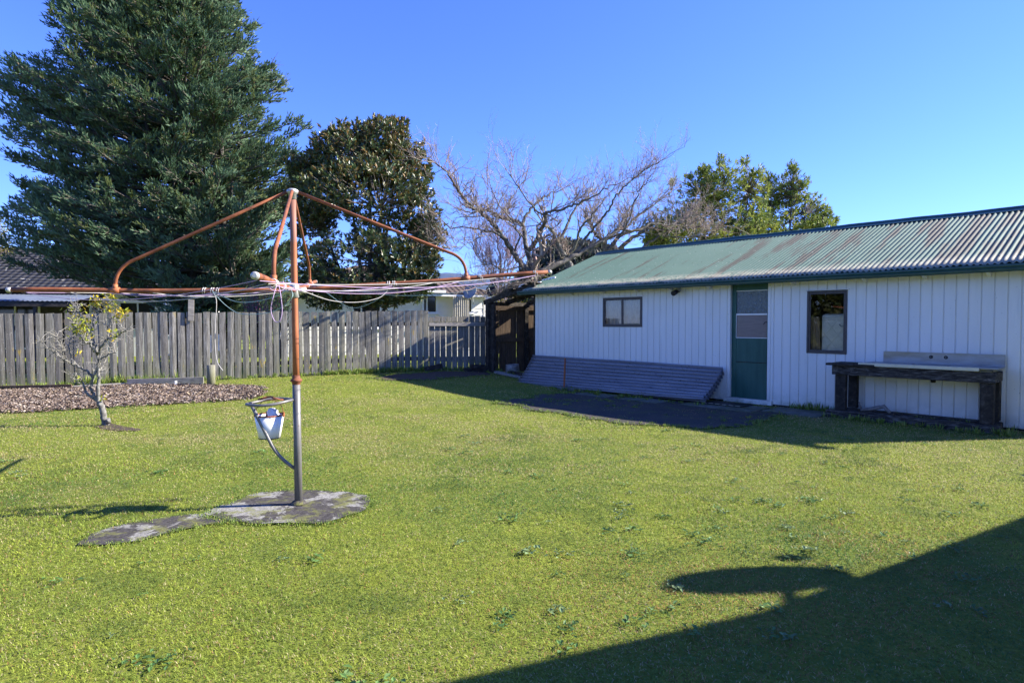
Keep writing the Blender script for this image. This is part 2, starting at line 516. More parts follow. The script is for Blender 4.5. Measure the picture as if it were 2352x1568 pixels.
    MT['soil'] = noisy('dark_soil', [(0.3, (0.025, 0.018, 0.013)), (0.6, (0.085, 0.062, 0.046)), (0.8, (0.17, 0.13, 0.10))], 22, rough=0.95, bump=0.8, bd=0.02, detail=8)
    m = Mat('lawn_thatch', 0.95, 0, 0.1)
    v = m.vec((1, 1, 1))
    c = m.ramp(m.noise(v, 30, 6, 0.75), [(0.3, (0.075, 0.095, 0.018)), (0.55, (0.20, 0.235, 0.035)), (0.75, (0.34, 0.32, 0.11))])
    c = m.mix(m.ramp(m.noise(v, 0.6, 6, 0.65), [(0.4, 0.0), (0.65, 0.7)]), c, (0.13, 0.17, 0.028))
    m.color(c); m.bump(m.noise(v, 55, 6, 0.8), 0.8, 0.02)
    MT['lawn'] = m.m
    m = Mat('grass_blade', 0.6, 0, 0.2); c = m.attr(); m.color(c); m.translucent(c, 0.40)
    MT['grass'] = m.m
    m = Mat('bark_chip', 0.9, 0, 0.15); m.color(m.attr()); MT['chips'] = m.m
    # plants
    MT['leaf'] = leafmat('leaf', 0.55, 0.3, 0.25)
    MT['needle'] = leafmat('needle', 0.55, 0.3, 0.28)
    MT['gloss_leaf'] = leafmat('glossy_leaf', 0.38, 0.55, 0.12)
    MT['bark'] = noisy('bark', [(0.3, (0.035, 0.03, 0.026)), (0.6, (0.11, 0.10, 0.088)), (0.8, (0.24, 0.23, 0.20))], 8, (1, 1, 0.35), 0.9, bump=0.6, bd=0.02)
    MT['lichen_bark'] = noisy('lichen_bark', [(0.3, (0.045, 0.040, 0.034)), (0.54, (0.12, 0.11, 0.09)), (0.74, (0.30, 0.285, 0.235))], 9, (1, 1, 0.6), 0.9, bump=0.6, bd=0.01)
    MT['pale_lichen_bark'] = noisy('pale_lichen_bark', [(0.34, (0.06, 0.055, 0.048)), (0.52, (0.16, 0.155, 0.138)), (0.72, (0.33, 0.325, 0.29))], 26, (1, 1, 0.7), 0.9, bump=0.6, bd=0.006)
    m = Mat('twig', 0.8, 0, 0.2); m.color(m.attr()); MT['twig'] = m.m
    # neighbours
    MT['weatherboard'] = noisy('cream_weatherboard', [(0.3, (0.70, 0.68, 0.63)), (0.7, (0.80, 0.78, 0.74))], 3, rough=0.6, bump=0.05)
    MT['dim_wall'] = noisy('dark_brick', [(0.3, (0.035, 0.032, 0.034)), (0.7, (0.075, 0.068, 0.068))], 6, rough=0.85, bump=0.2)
    m = Mat('grey_roof_tile', 0.7, 0, 0.3)
    c = m.ramp(m.noise(m.vec((1, 1, 1)), 4, 6, 0.7), [(0.3, (0.020, 0.020, 0.022)), (0.7, (0.050, 0.050, 0.053))])
    c = m.mix(m.ramp(m.noise(m.vec((1, 1, 1)), 6, 3, 0.5), [(0.66, 0.0), (0.7, 0.8)]), c, (0.42, 0.41, 0.38))
    m.color(c); w = m.wave(m.vec((1, 1, 1)), 1.25, 0, 'X', 0); m.bump(w, 0.8, 0.05)
    MT['tile_grey'] = m.m
    m = Mat('brown_roof_tile', 0.75, 0, 0.3)
    c = m.ramp(m.noise(m.vec((1, 1, 1)), 5, 6, 0.7), [(0.3, (0.05, 0.037, 0.031)), (0.7, (0.125, 0.092, 0.075))])
    m.color(c); w = m.wave(m.vec((1, 1, 1)), 1.25, 0, 'X', 0); m.bump(w, 0.8, 0.05)
    MT['tile_brown'] = m.m
    MT['iron_blue'] = noisy('grey_blue_iron', [(0.3, (0.11, 0.13, 0.17)), (0.7, (0.17, 0.20, 0.25))], 2, rough=0.5, metal=0.3, bump=0.05)
    m = Mat('ribbed_plastic', 0.5, 0, 0.3); c = m.ramp(m.noise(m.vec((6, 6, 0.3)), 3, 4), [(0.3, (0.38, 0.36, 0.30)), (0.7, (0.56, 0.53, 0.46))]); m.color(c); m.translucent((0.4, 0.38, 0.32), 0.25)
    MT['ribbed'] = m.m
    m = Mat('dark_window', 0.08, 0, 0.6); m.color((0.02, 0.022, 0.026)); MT['dark_window'] = m.m
    MT['dish_grey'] = noisy('dish_grey', [(0.3, (0.30, 0.31, 0.32)), (0.7, (0.42, 0.43, 0.44))], 5, rough=0.5, bump=0)
    MT['hill'] = noisy('wooded_slope', [(0.3, (0.012, 0.018, 0.016)), (0.6, (0.035, 0.045, 0.04)), (0.8, (0.07, 0.075, 0.06))], 0.35, rough=0.95, bump=0.5, bd=0.6, detail=8)
    MT['far_hill'] = noisy('haze_tinted_hill', [(0.3, (0.035, 0.06, 0.11)), (0.7, (0.07, 0.10, 0.16))], 0.02, rough=0.95, bump=0.3, bd=8, detail=8)  # distance haze is painted into this blue; no air is built
    MT['cotton'] = noisy('white_cotton', [(0.3, (0.70, 0.70, 0.72)), (0.7, (0.82, 0.82, 0.84))], 10, rough=0.9, bump=0.1)


make_materials()

# ================================================================== camera, sky, sun
cd = bpy.data.cameras.new('camera'); cam = bpy.data.objects.new('camera', cd); COL.objects.link(cam)
cam.location = (0, 0, EYE); cam.rotation_euler = (math.pi / 2 - PITCH, 0, 0)
cd.sensor_width = 36.0; cd.lens = F / 2352.0 * 36.0; cd.clip_start = 0.05; cd.clip_end = 6000
scene.camera = cam

world = bpy.data.worlds.new('World'); scene.world = world; world.use_nodes = True
wt = world.node_tree
sky = wt.nodes.new('ShaderNodeTexSky'); sky.sky_type = 'NISHITA'; sky.sun_disc = False
sky.sun_elevation = SUN_EL; sky.sun_rotation = math.atan2(SUN_AZ[0], SUN_AZ[1])
sky.altitude = 0; sky.air_density = SKY_AIR; sky.dust_density = SKY_DUST; sky.ozone_density = SKY_OZ
bg = wt.nodes['Background']; bg.inputs['Strength'].default_value = SKY_STR
tint = wt.nodes.new('ShaderNodeMix'); tint.data_type = 'RGBA'; tint.blend_type = 'MULTIPLY'; tint.inputs['Factor'].default_value = 1.0
tint.inputs[7].default_value = SKY_TINT
wt.links.new(sky.outputs[0], tint.inputs[6]); wt.links.new(tint.outputs[2], bg.inputs['Color'])
sd = bpy.data.lights.new('sun', 'SUN'); sd.energy = SUN_STR; sd.angle = math.radians(0.5); sd.color = (1.0, 0.93, 0.82)
so = bpy.data.objects.new('sun', sd); COL.objects.link(so)
sv = Vector((SUN_AZ[0] * math.cos(SUN_EL), SUN_AZ[1] * math.cos(SUN_EL), math.sin(SUN_EL)))
so.rotation_euler = sv.to_track_quat('Z', 'Y').to_euler(); so.location = (8, 0, 12)
vs = scene.view_settings
vs.view_transform = 'Standard'; vs.look = 'None'; vs.gamma = 1.0; vs.use_curve_mapping = False; vs.exposure = EXPOSURE


# ================================================================== ground
def px_poly(pts, closed=True, step=0.12, jit=0.03, seed=0):
    """ground outline from sight lines, densified and slightly ragged"""
    P = np.array([gnd(*p)[:2] for p in pts])
    out = []
    for a, b in zip(P, np.roll(P, -1, 0)):
        n = max(1, int(np.linalg.norm(b - a) / step))
        for i in range(n):
            out.append(a + (b - a) * i / n)
    out = np.array(out)
    if jit:
        t = np.roll(out, -1, 0) - np.roll(out, 1, 0)
        nrm = np.stack([t[:, 1], -t[:, 0]], 1); nrm /= np.linalg.norm(nrm, axis=1)[:, None] + 1e-9
        out = out + nrm * ((fbm(out[:, 0] * 3 + seed, out[:, 1] * 3, 3) - 0.5) * 2 * jit * 2)[:, None]
    return out


def inpoly(x, y, poly):
    r = np.zeros(len(x), bool)
    px, py = poly[:, 0], poly[:, 1]
    j = len(poly) - 1
    for i in range(len(poly)):
        c = ((py[i] > y) != (py[j] > y)) & (x < (px[j] - px[i]) * (y - py[i]) / (py[j] - py[i] + 1e-12) + px[i])
        r ^= c
        j = i
    return r


def drape(name, poly, mat, off, res=0.3, label=None, cat=None, kind='structure', lump=0.0):
    lo, hi = poly.min(0), poly.max(0)
    gx, gy = np.meshgrid(np.arange(lo[0], hi[0], res), np.arange(lo[1], hi[1], res))
    gx = gx.ravel(); gy = gy.ravel()
    k = inpoly(gx, gy, poly)
    pts = [Vector(p) for p in poly] + [Vector((a, b)) for a, b in zip(gx[k], gy[k])]
    n = len(poly)
    r = delaunay_2d_cdt(pts, [(i, (i + 1) % n) for i in range(n)], [list(range(n))], 1, 1e-5)
    v2 = np.array([(p.x, p.y) for p in r[0]])
    z = gh(v2[:, 0], v2[:, 1]) + off + lump * (fbm(v2[:, 0] * 2.5, v2[:, 1] * 2.5, 3) - 0.4)
    mb = MB()
    tri = [t for t in r[2] if len(t) == 3]
    mb.add(np.column_stack([v2, z]), np.array(tri), None, True)
    o = mb.build(name, mat)
    return tag(o, label, cat, None, kind)


def grid_axis(lo, hi, flo, fhi, fine, coarse_n):
    a = np.arange(flo, fhi, fine)
    l = flo - np.geomspace(fine, flo - lo, coarse_n)[::-1]
    r = fhi + np.geomspace(fine, hi - fhi, coarse_n)
    return np.unique(np.concatenate([l, a, r]))


xs = grid_axis(-3000, 3000, -16, 10, 0.4, 22); ys = grid_axis(-3000, 3000, -2, 24, 0.4, 22)
X, Y = np.meshgrid(xs, ys)
Z = gh(X, Y) - 0.006 + 0.010 * (fbm(X * 0.9, Y * 0.9, 3) - 0.5) * (np.abs(Y) < 40)
nx, ny = len(xs), len(ys)
ii, jj = np.meshgrid(np.arange(nx - 1), np.arange(ny - 1))
q = (jj * nx + ii).ravel()
o = MB().add(np.column_stack([X.ravel(), Y.ravel(), Z.ravel()]), np.stack([q, q + 1, q + nx + 1, q + nx], -1), None, True).build('lawn', MT['lawn'])
struct(o, 'mossy back lawn running up to the fence and shed', 'lawn')

# concrete round the clothesline post, with the narrow strip leading off it
pc = gnd(686, 1160)
pad_px = [(845, 1152), (838, 1140), (800, 1131), (740, 1126), (680, 1127), (600, 1132), (560, 1141), (510, 1162), (497, 1172), (480, 1180),
          (500, 1192), (545, 1201), (610, 1205), (680, 1203), (740, 1200), (790, 1187), (830, 1172)]
strip_px = [(488, 1178), (430, 1184), (340, 1194), (270, 1208), (215, 1225), (188, 1250), (240, 1249), (330, 1238), (430, 1218), (500, 1203), (535, 1200)]
PAD = px_poly(pad_px, jit=0.035, step=0.04)
STRIP = px_poly(strip_px, jit=0.035, step=0.04, seed=5)
drape('concrete_pad', PAD, MT['concrete'], 0.011, 0.2, 'lichen-spotted oval concrete pad under the clothesline post', 'concrete pad')
drape('concrete_path', STRIP, MT['concrete'], 0.007, 0.2, 'narrow cracked concrete strip leading left from the oval pad', 'path')
asp_px = [(1128, 926), (1180, 918), (1235, 908), (1330, 903), (1450, 908), (1560, 916), (1690, 934), (1760, 944), (1800, 958), (1775, 968), (1700, 977), (1610, 985), (1500, 978), (1380, 967), (1290, 955), (1225, 942), (1205, 934)]
ASP = px_poly(asp_px, jit=0.13, seed=9)
drape('asphalt_patch', ASP, MT['asphalt'], 0.010, 0.25, 'worn black asphalt patch in front of the shed door', 'asphalt', lump=0.02)
dirt_px = [(842, 868), (900, 861), (980, 856), (1060, 854), (1118, 853), (1140, 858), (1080, 867), (980, 873), (900, 873)]
DIRT = px_poly(dirt_px, jit=0.14, seed=3)
drape('dirt_path', DIRT, MT['soil'], 0.012, 0.3, 'bare soil strip at the far end of the lawn by the low fence', 'soil')
bed_px = [(-120, 905), (0, 899), (150, 890), (300, 886), (480, 884), (570, 886), (604, 893), (606, 905), (585, 914), (500, 921), (380, 928), (250, 936), (120, 943), (0, 948), (-130, 955)]
BED = px_poly(bed_px, jit=0.05, seed=13)
drape('garden_bed', BED, MT['soil'], 0.008, 0.2, 'bare garden bed of bark mulch along the fence', 'garden bed', lump=0.015)

# concrete paving slabs by the door, laid edge to edge along the wall
SH0 = np.array([0.58, 15.0]); SU = np.array([0.676, -0.737]) / np.linalg.norm([0.676, -0.737])
SN = np.array([-SU[1], SU[0]])        # into the shed
SROT = math.atan2(SU[1], SU[0])


def shed_pt(t, out, z=0.0):
    p = SH0 + SU * t - SN * out
    return np.array([p[0], p[1], z])


slab_polys = []
for (t0, t1, o0, o1, lab) in ((2.45, 3.25, 0.88, 1.32, 'mossy concrete paver at the left end of the row, below the iron sheets'),
                              (3.55, 4.4, 0.86, 1.30, 'damp concrete paver between the iron sheets and the asphalt'),
                              (4.75, 6.05, 0.42, 1.12, 'green-stained concrete paver under the doormat'),
                              (6.1, 7.0, 0.22, 0.85, 'grey concrete paver right of the doormat, below the large window')):
    c = [shed_pt(t0, o0), shed_pt(t1, o0), shed_pt(t1, o1), shed_pt(t0, o1)]
    slab_polys.append(np.array([p[:2] for p in c]))
    mb = MB()
    top = [p + (0, 0, 0.028) for p in c]; bot = [p + (0, 0, -0.05) for p in c]
    mb.add(top + bot, [(0, 3, 2, 1), (0, 1, 5, 4), (1, 2, 6, 5), (2, 3, 7, 6), (3, 0, 4, 7)])
    o = mb.build('paving_slab', MT['slab'], bevel=0.01)
    tag(o, lab, 'paving slab', 'paving slabs along the shed wall')


# ------------------------------------------------------------------ grass blades
def grass_positions():
    out = []
    shadow_free = [PAD, STRIP, ASP, DIRT, BED]
    for (y0, y1, dens, w) in ((2.0, 3.6, 13000, 0.8), (3.6, 5.5, 8500, 1.0), (5.5, 8.0, 4600, 1.4), (8.0, 11.5, 2200, 2.0), (11.5, 17.5, 1000, 2.8)):
        xl, xr = -0.90 * y1 - 0.3, 0.90 * y1 + 0.3
        xr = min(xr, 9.0); xl = max(xl, -14)
        n = int(dens * (xr - xl) * (y1 - y0))
        x = rng.uniform(xl, xr, n); y = rng.uniform(y0, y1, n)
        k = np.abs(x) < 0.90 * y + 0.4
        x, y = x[k], y[k]
        # yard side of the fence, outside the shed
        d = (x - FA[0]) * FN[0] + (y - FA[1]) * FN[1]
        r = np.stack([x - SH0[0], y - SH0[1]], 1)
        t = r @ SU; o_ = -(r @ SN)
        k = (d > 0.05) & ~((o_ < 0.02) & (t > -0.05))
        x, y = x[k], y[k]
        keep = np.ones(len(x), bool)
        for i, P in enumerate(shadow_free):
            jx = (fbm(x * 7, y * 7, 3) - 0.5) * 0.30; jy = (fbm(x * 7 + 50, y * 7, 3) - 0.5) * 0.30
            ins = inpoly(x + jx, y + jy, P)
            p = [0.0, 0.02, 0.02, 0.10, 0.004][i]
            cl = fbm(x * 2.2 + 9, y * 2.2 + 4, 3)
            pk = np.where(cl > (0.57 if i != 1 else 0.72), 0.6, p * 0.3) if i in (1, 2) else np.full(len(x), p)
            keep &= ~ins | (rng.random(len(x)) < pk)
        for P in slab_polys:
            ins = inpoly(x, y, P)
            keep &= ~ins | (rng.random(len(x)) < 0.05)
        x, y = x[keep], y[keep]
        out.append((x, y, np.full(len(x), w)))
    return [np.concatenate([o[i] for o in out]) for i in range(3)]


def lawn_colour(x, y):
    """species patches: moss, ryegrass, dry thatch, brown flecks"""
    n = len(x)
    moss = np.array([0.290, 0.350, 0.048]); green = np.array([0.105, 0.195, 0.042]); dry = np.array([0.43, 0.375, 0.19]); brown = np.array([0.27, 0.15, 0.06])
    a = fbm(x * 0.55, y * 0.55, 4); b = 0.55 * fbm(x * 1.7 + 31, y * 1.7, 4) + 0.45 * fbm(x * 0.5 + 8, y * 0.9 + 3, 3); c = fbm(x * 0.8 + 90, y * 0.9 + 14, 4)
    d = fbm(x * 3.2 + 3, y * 3.2 + 71, 4); e = fbm(x * 9 + 13, y * 9 + 1, 3)
    wm = np.clip(smooth((a - 0.38) / 0.17) * 0.72 + smooth((e - 0.40) / 0.22) * 0.42 - 0.10, 0, 1)
    r = rng.random(n)
    col = green[None] * (1 - wm[:, None]) + moss[None] * wm[:, None]
    far = smooth((y - 4.0) / 4.0)
    pdry = 0.10 + 0.50 * smooth((b - 0.46) / 0.18) * (0.25 + 0.75 * far) + 0.24 * far
    isd = r < pdry
    col[isd] = dry * (0.55 + 0.7 * rng.random((isd.sum(), 1)))
    right = smooth((x + 0.6) / 1.8) * smooth((4.8 - y) / 1.5)
    pb = 0.03 + 0.36 * smooth((c * 0.6 + e * 0.4 - 0.47) / 0.12) * (0.12 + 0.88 * right)
    isb = rng.random(n) < pb
    col[isb] = (brown * (0.4 + 1.3 * rng.random((isb.sum(), 1))))
    dk = (smooth((d - 0.62) / 0.10) * 0.6)[:, None]
    col = col * (1 - dk) + dk * np.array([0.07, 0.135, 0.03])
    col *= (0.78 + 0.44 * rng.random((n, 1)))
    return col


def make_grass():
    x, y, w = grass_positions()
    n = len(x)
    z = gh(x, y) + 0.002
    P = np.stack([x, y, z], 1)
    yaw = rng.uniform(0, 2 * math.pi, n)
    lean = np.abs(rng.normal(0.95, 0.35, n)).clip(0.05, 1.45)
    tall = fbm(x * 1.3 + 7, y * 1.3 + 3, 3)
    L = (0.009 + 0.012 * rng.random(n) + 0.009 * smooth((tall - 0.5) / 0.25)) * (1 + 0.16 * (w - 1))
    L *= np.where(rng.random(n) < 0.04, 1.6, 1.0)
    W = (0.0012 + 0.0011 * rng.random(n)) * w * 1.2
    dirv = np.stack([np.cos(yaw) * np.sin(lean), np.sin(yaw) * np.sin(lean), np.cos(lean)], 1)
    side = np.stack([-np.sin(yaw), np.cos(yaw), np.zeros(n)], 1)
    mid = P + dirv * (L * 0.55)[:, None]
    bend = dirv + np.stack([np.cos(yaw) * 0.5, np.sin(yaw) * 0.5, -0.45 * np.ones(n)], 1)
    bend /= np.linalg.norm(bend, axis=1)[:, None]
    tip = mid + bend * (L * 0.5)[:, None]
    tip[:, 2] = np.maximum(tip[:, 2], z + 0.001)
    v = np.stack([P - side * W[:, None], P + side * W[:, None], mid + side * W[:, None] * 0.8, mid - side * W[:, None] * 0.8, tip], 1)
    col = np.repeat(lawn_colour(x, y), 5, 0)
    mb = MB()
    base = np.arange(n)[:, None] * 5
    mb.add(v.reshape(-1, 3), base + np.array([[0, 1, 2, 3]]), col, False)
    mb.f.append(base + np.array([[3, 2, 4]])); mb.s.append(False)
    o = mb.build('grass', MT['grass'])
    tag(o, 'short mossy grass covering the lawn', 'grass', None, 'stuff')
    print('grass blades', n)


make_grass()


def make_weeds():
    """flat broadleaf rosettes and clover patches in the turf"""
    mb = MB()
    spots = []
    while len(spots) < 170:
        Yv = rng.uniform(2.3, 9.5); Xv = rng.uniform(-0.86, 0.86) * Yv
        if rng.random() > (0.25 + 0.75 * smooth((Xv + 1.5) / 2.5)) * (0.35 + 0.65 * (fbm(np.array([Xv * .7]), np.array([Yv * .7]))[0] > 0.5)):
            continue
        p = np.array([Xv]), np.array([Yv])
        if any(inpoly(*p, q)[0] for q in (PAD, STRIP, ASP, BED)):
            continue
        r = np.array([Xv, Yv]) - SH0
        if -(r @ SN) < 0.3:
            continue
        spots.append((Xv, Yv))
    spots += [tuple(gnd(x, y)[:2]) for x, y in ((385, 1515), (1150, 1440), (1060, 1250), (1450, 1180), (1010, 1172), (1260, 1200), (1600, 1460))]
    for (Xv, Yv) in spots:
        n = rng.integers(9, 24)
        R = rng.uniform(0.016, 0.05) * (1 + 0.04 * Yv)
        az = rng.uniform(0, 2 * math.pi, n)
        D = np.stack([np.cos(az), np.sin(az), rng.uniform(0.0, 0.35, n)], 1)
        ctr = np.column_stack([Xv + rng.normal(0, R * 0.7, n), Yv + rng.normal(0, R * 0.7, n), np.full(n, float(gh(Xv, Yv)) + 0.012)])
        N = np.tile([0, 0, 1.0], (n, 1)) + rng.normal(0, 0.2, (n, 3))
        base = np.array([[0.08, 0.16, 0.04], [0.11, 0.20, 0.05], [0.15, 0.22, 0.09]])[rng.integers(0, 3)]
        c = base[None] * rng.uniform(0.6, 1.3, (n, 1))
        mb.leaves(ctr, D, N, rng.uniform(0.5, 1.0, n) * R, rng.uniform(0.3, 0.5, n) * R, c, 0.2, 0.55)
    o = mb.build('lawn_weeds', MT['leaf'])
    tag(o, 'flat broadleaf weeds scattered through the lawn', 'weeds', None, 'stuff')


make_weeds()


def make_chips():
    lo, hi = BED.min(0), BED.max(0)
    n = 95000
    x = rng.uniform(lo[0], hi[0], n); y = rng.uniform(lo[1], hi[1], n)
    jx = rng.normal(0, 0.09, n); jy = rng.normal(0, 0.09, n)
    k = inpoly(x + jx, y + jy, BED) & ((x - FA[0]) * FN[0] + (y - FA[1]) * FN[1] > 0.1) & (np.abs(x) < 0.92 * y)
    k &= rng.random(n) < 0.25 + 0.75 * smooth((fbm(x * 1.6, y * 1.6 + 8, 3) - 0.32) / 0.15)
    x, y = x[k], y[k]; n = len(x)
    z = gh(x, y) + 0.012 + 0.015 * (fbm(x * 2.5, y * 2.5, 3) - 0.4) + rng.uniform(0, 0.02, n)
    yaw = rng.uniform(0, 2 * math.pi, n)
    D = np.stack([np.cos(yaw), np.sin(yaw), rng.normal(0, 0.35, n)], 1)
    N = np.tile([0, 0, 1.0], (n, 1)) + rng.normal(0, 0.45, (n, 3))
    pal = np.array([[0.24, 0.185, 0.145], [0.165, 0.12, 0.09], [0.10, 0.072, 0.056], [0.37, 0.32, 0.27], [0.05, 0.038, 0.032], [0.31, 0.24, 0.16]])
    c = pal[rng.choice(6, n, p=[0.28, 0.24, 0.16, 0.15, 0.12, 0.05])] * rng.uniform(0.7, 1.3, (n, 1))
    D /= np.linalg.norm(D, axis=1)[:, None]
    S = np.cross(D, N); S /= np.linalg.norm(S, axis=1)[:, None]
    L = rng.uniform(0.012, 0.040, n)[:, None]; W = rng.uniform(0.005, 0.014, n)[:, None]
    P = np.stack([x, y, z], 1)
    v = np.stack([P - D * L - S * W, P + D * L - S * W * 0.7, P + D * L * 0.9 + S * W, P - D * L * 1.05 + S * W * 0.8], 1).reshape(-1, 3)
    o = MB().add(v, np.arange(n)[:, None] * 4 + np.arange(4)[None], np.repeat(c, 4, 0)).build('bark_mulch', MT['chips'])
    tag(o, 'loose brown bark chips mulching the bed by the fence', 'mulch', None, 'stuff')


make_chips()


def tall_tufts():
    """longer grass where the mower does not reach"""
    spots = []
    def along(p0, p1, n, spread, h0, h1):
        for _ in range(n):
            u = rng.random()
            p = p0 + (p1 - p0) * u
            spots.append((p[0] + rng.normal(0, spread), p[1] + rng.normal(0, spread), rng.uniform(h0, h1)))
    f = lambda s, d: FA + FD * s + FN * d
    along(f(1.1, 0.12), f(3.2, 0.16), 60, 0.06, 0.10, 0.34)
    along(f(0.0, 0.12), f(9.2, 0.12), 150, 0.05, 0.05, 0.15)
    along(f(6.4, 0.12), f(9.2, 0.14), 170, 0.07, 0.06, 0.20)
    along(f(9.3, 0.10), f(10.6, 0.15), 40, 0.06, 0.05, 0.18)
    along(shed_pt(6.4, 0.12)[:2], shed_pt(7.0, 0.2)[:2], 24, 0.06, 0.05, 0.2)
    along(shed_pt(7.0, 0.68)[:2], shed_pt(9.3, 0.68)[:2], 60, 0.06, 0.04, 0.13)
    along(shed_pt(7.3, 0.2)[:2], shed_pt(9.2, 0.2)[:2], 40, 0.08, 0.05, 0.16)
    along(shed_pt(1.7, 0.98)[:2], shed_pt(5.0, 0.95)[:2], 70, 0.09, 0.04, 0.13)
    along(shed_pt(-1.8, -0.2)[:2], shed_pt(-0.6, 0.05)[:2], 30, 0.12, 0.05, 0.2)
    for poly, k_, h0, h1, sp_ in ((PAD, 4, 0.012, 0.030, 0.012), (STRIP, 3, 0.010, 0.026, 0.008), (ASP, 5, 0.02, 0.06, 0.06), (DIRT, 3, 0.02, 0.06, 0.06), (BED, 2, 0.02, 0.06, 0.03)):
        for (x, y) in poly:
            g = int(rng.poisson(k_ * (0.3 + 1.6 * fbm(np.array([x * 2.0]), np.array([y * 2.0]), 3)[0])))
            for _ in range(g):
                spots.append((x + rng.normal(0, sp_ + 0.015), y + rng.normal(0, sp_ + 0.015), rng.uniform(h0, h1)))
    lo_, hi_ = ASP.min(0), ASP.max(0)
    for _ in range(900):
        x, y = rng.uniform(lo_[0], hi_[0]), rng.uniform(lo_[1], hi_[1])
        if inpoly(np.array([x]), np.array([y]), ASP)[0] and fbm(np.array([x * 1.5 + 3]), np.array([y * 3.0]), 3)[0] > 0.57:
            spots.append((x, y, rng.uniform(0.02, 0.06)))
    mb = MB()
    for (x, y, h) in spots:
        n = rng.integers(8, 18)
        yaw = rng.uniform(0, 2 * math.pi, n); ln = rng.uniform(0.1, 0.75, n)
        D = np.stack([np.cos(yaw) * np.sin(ln), np.sin(yaw) * np.sin(ln), np.cos(ln)], 1)
        P = np.column_stack([x + rng.normal(0, 0.02, n), y + rng.normal(0, 0.02, n), np.full(n, float(gh(x, y)))])
        N = np.stack([-np.sin(yaw), np.cos(yaw), np.zeros(n)], 1) * 0.2 + np.stack([np.cos(yaw), np.sin(yaw), np.full(n, 0.3)], 1)
        c = np.array([[0.16, 0.235, 0.04]]) * rng.uniform(0.55, 1.4, (n, 1)) + (rng.random((n, 1)) < 0.15) * np.array([[0.15, 0.08, 0.03]])
        mb.leaves(P, D, N, h * rng.uniform(0.6, 1.0, n), np.clip(0.004 + 0.09 * h, 0, 0.016), c, 0.1, 0.5)
    o = mb.build('rough_grass', MT['leaf'])
    tag(o, 'long unmown grass tufts along the fence foot and shed wall', 'grass', None, 'stuff')


tall_tufts()

# ================================================================== the paling fence
def copy_part(o, parent):
    c = o.copy(); COL.objects.link(c); c.parent = parent
    return c


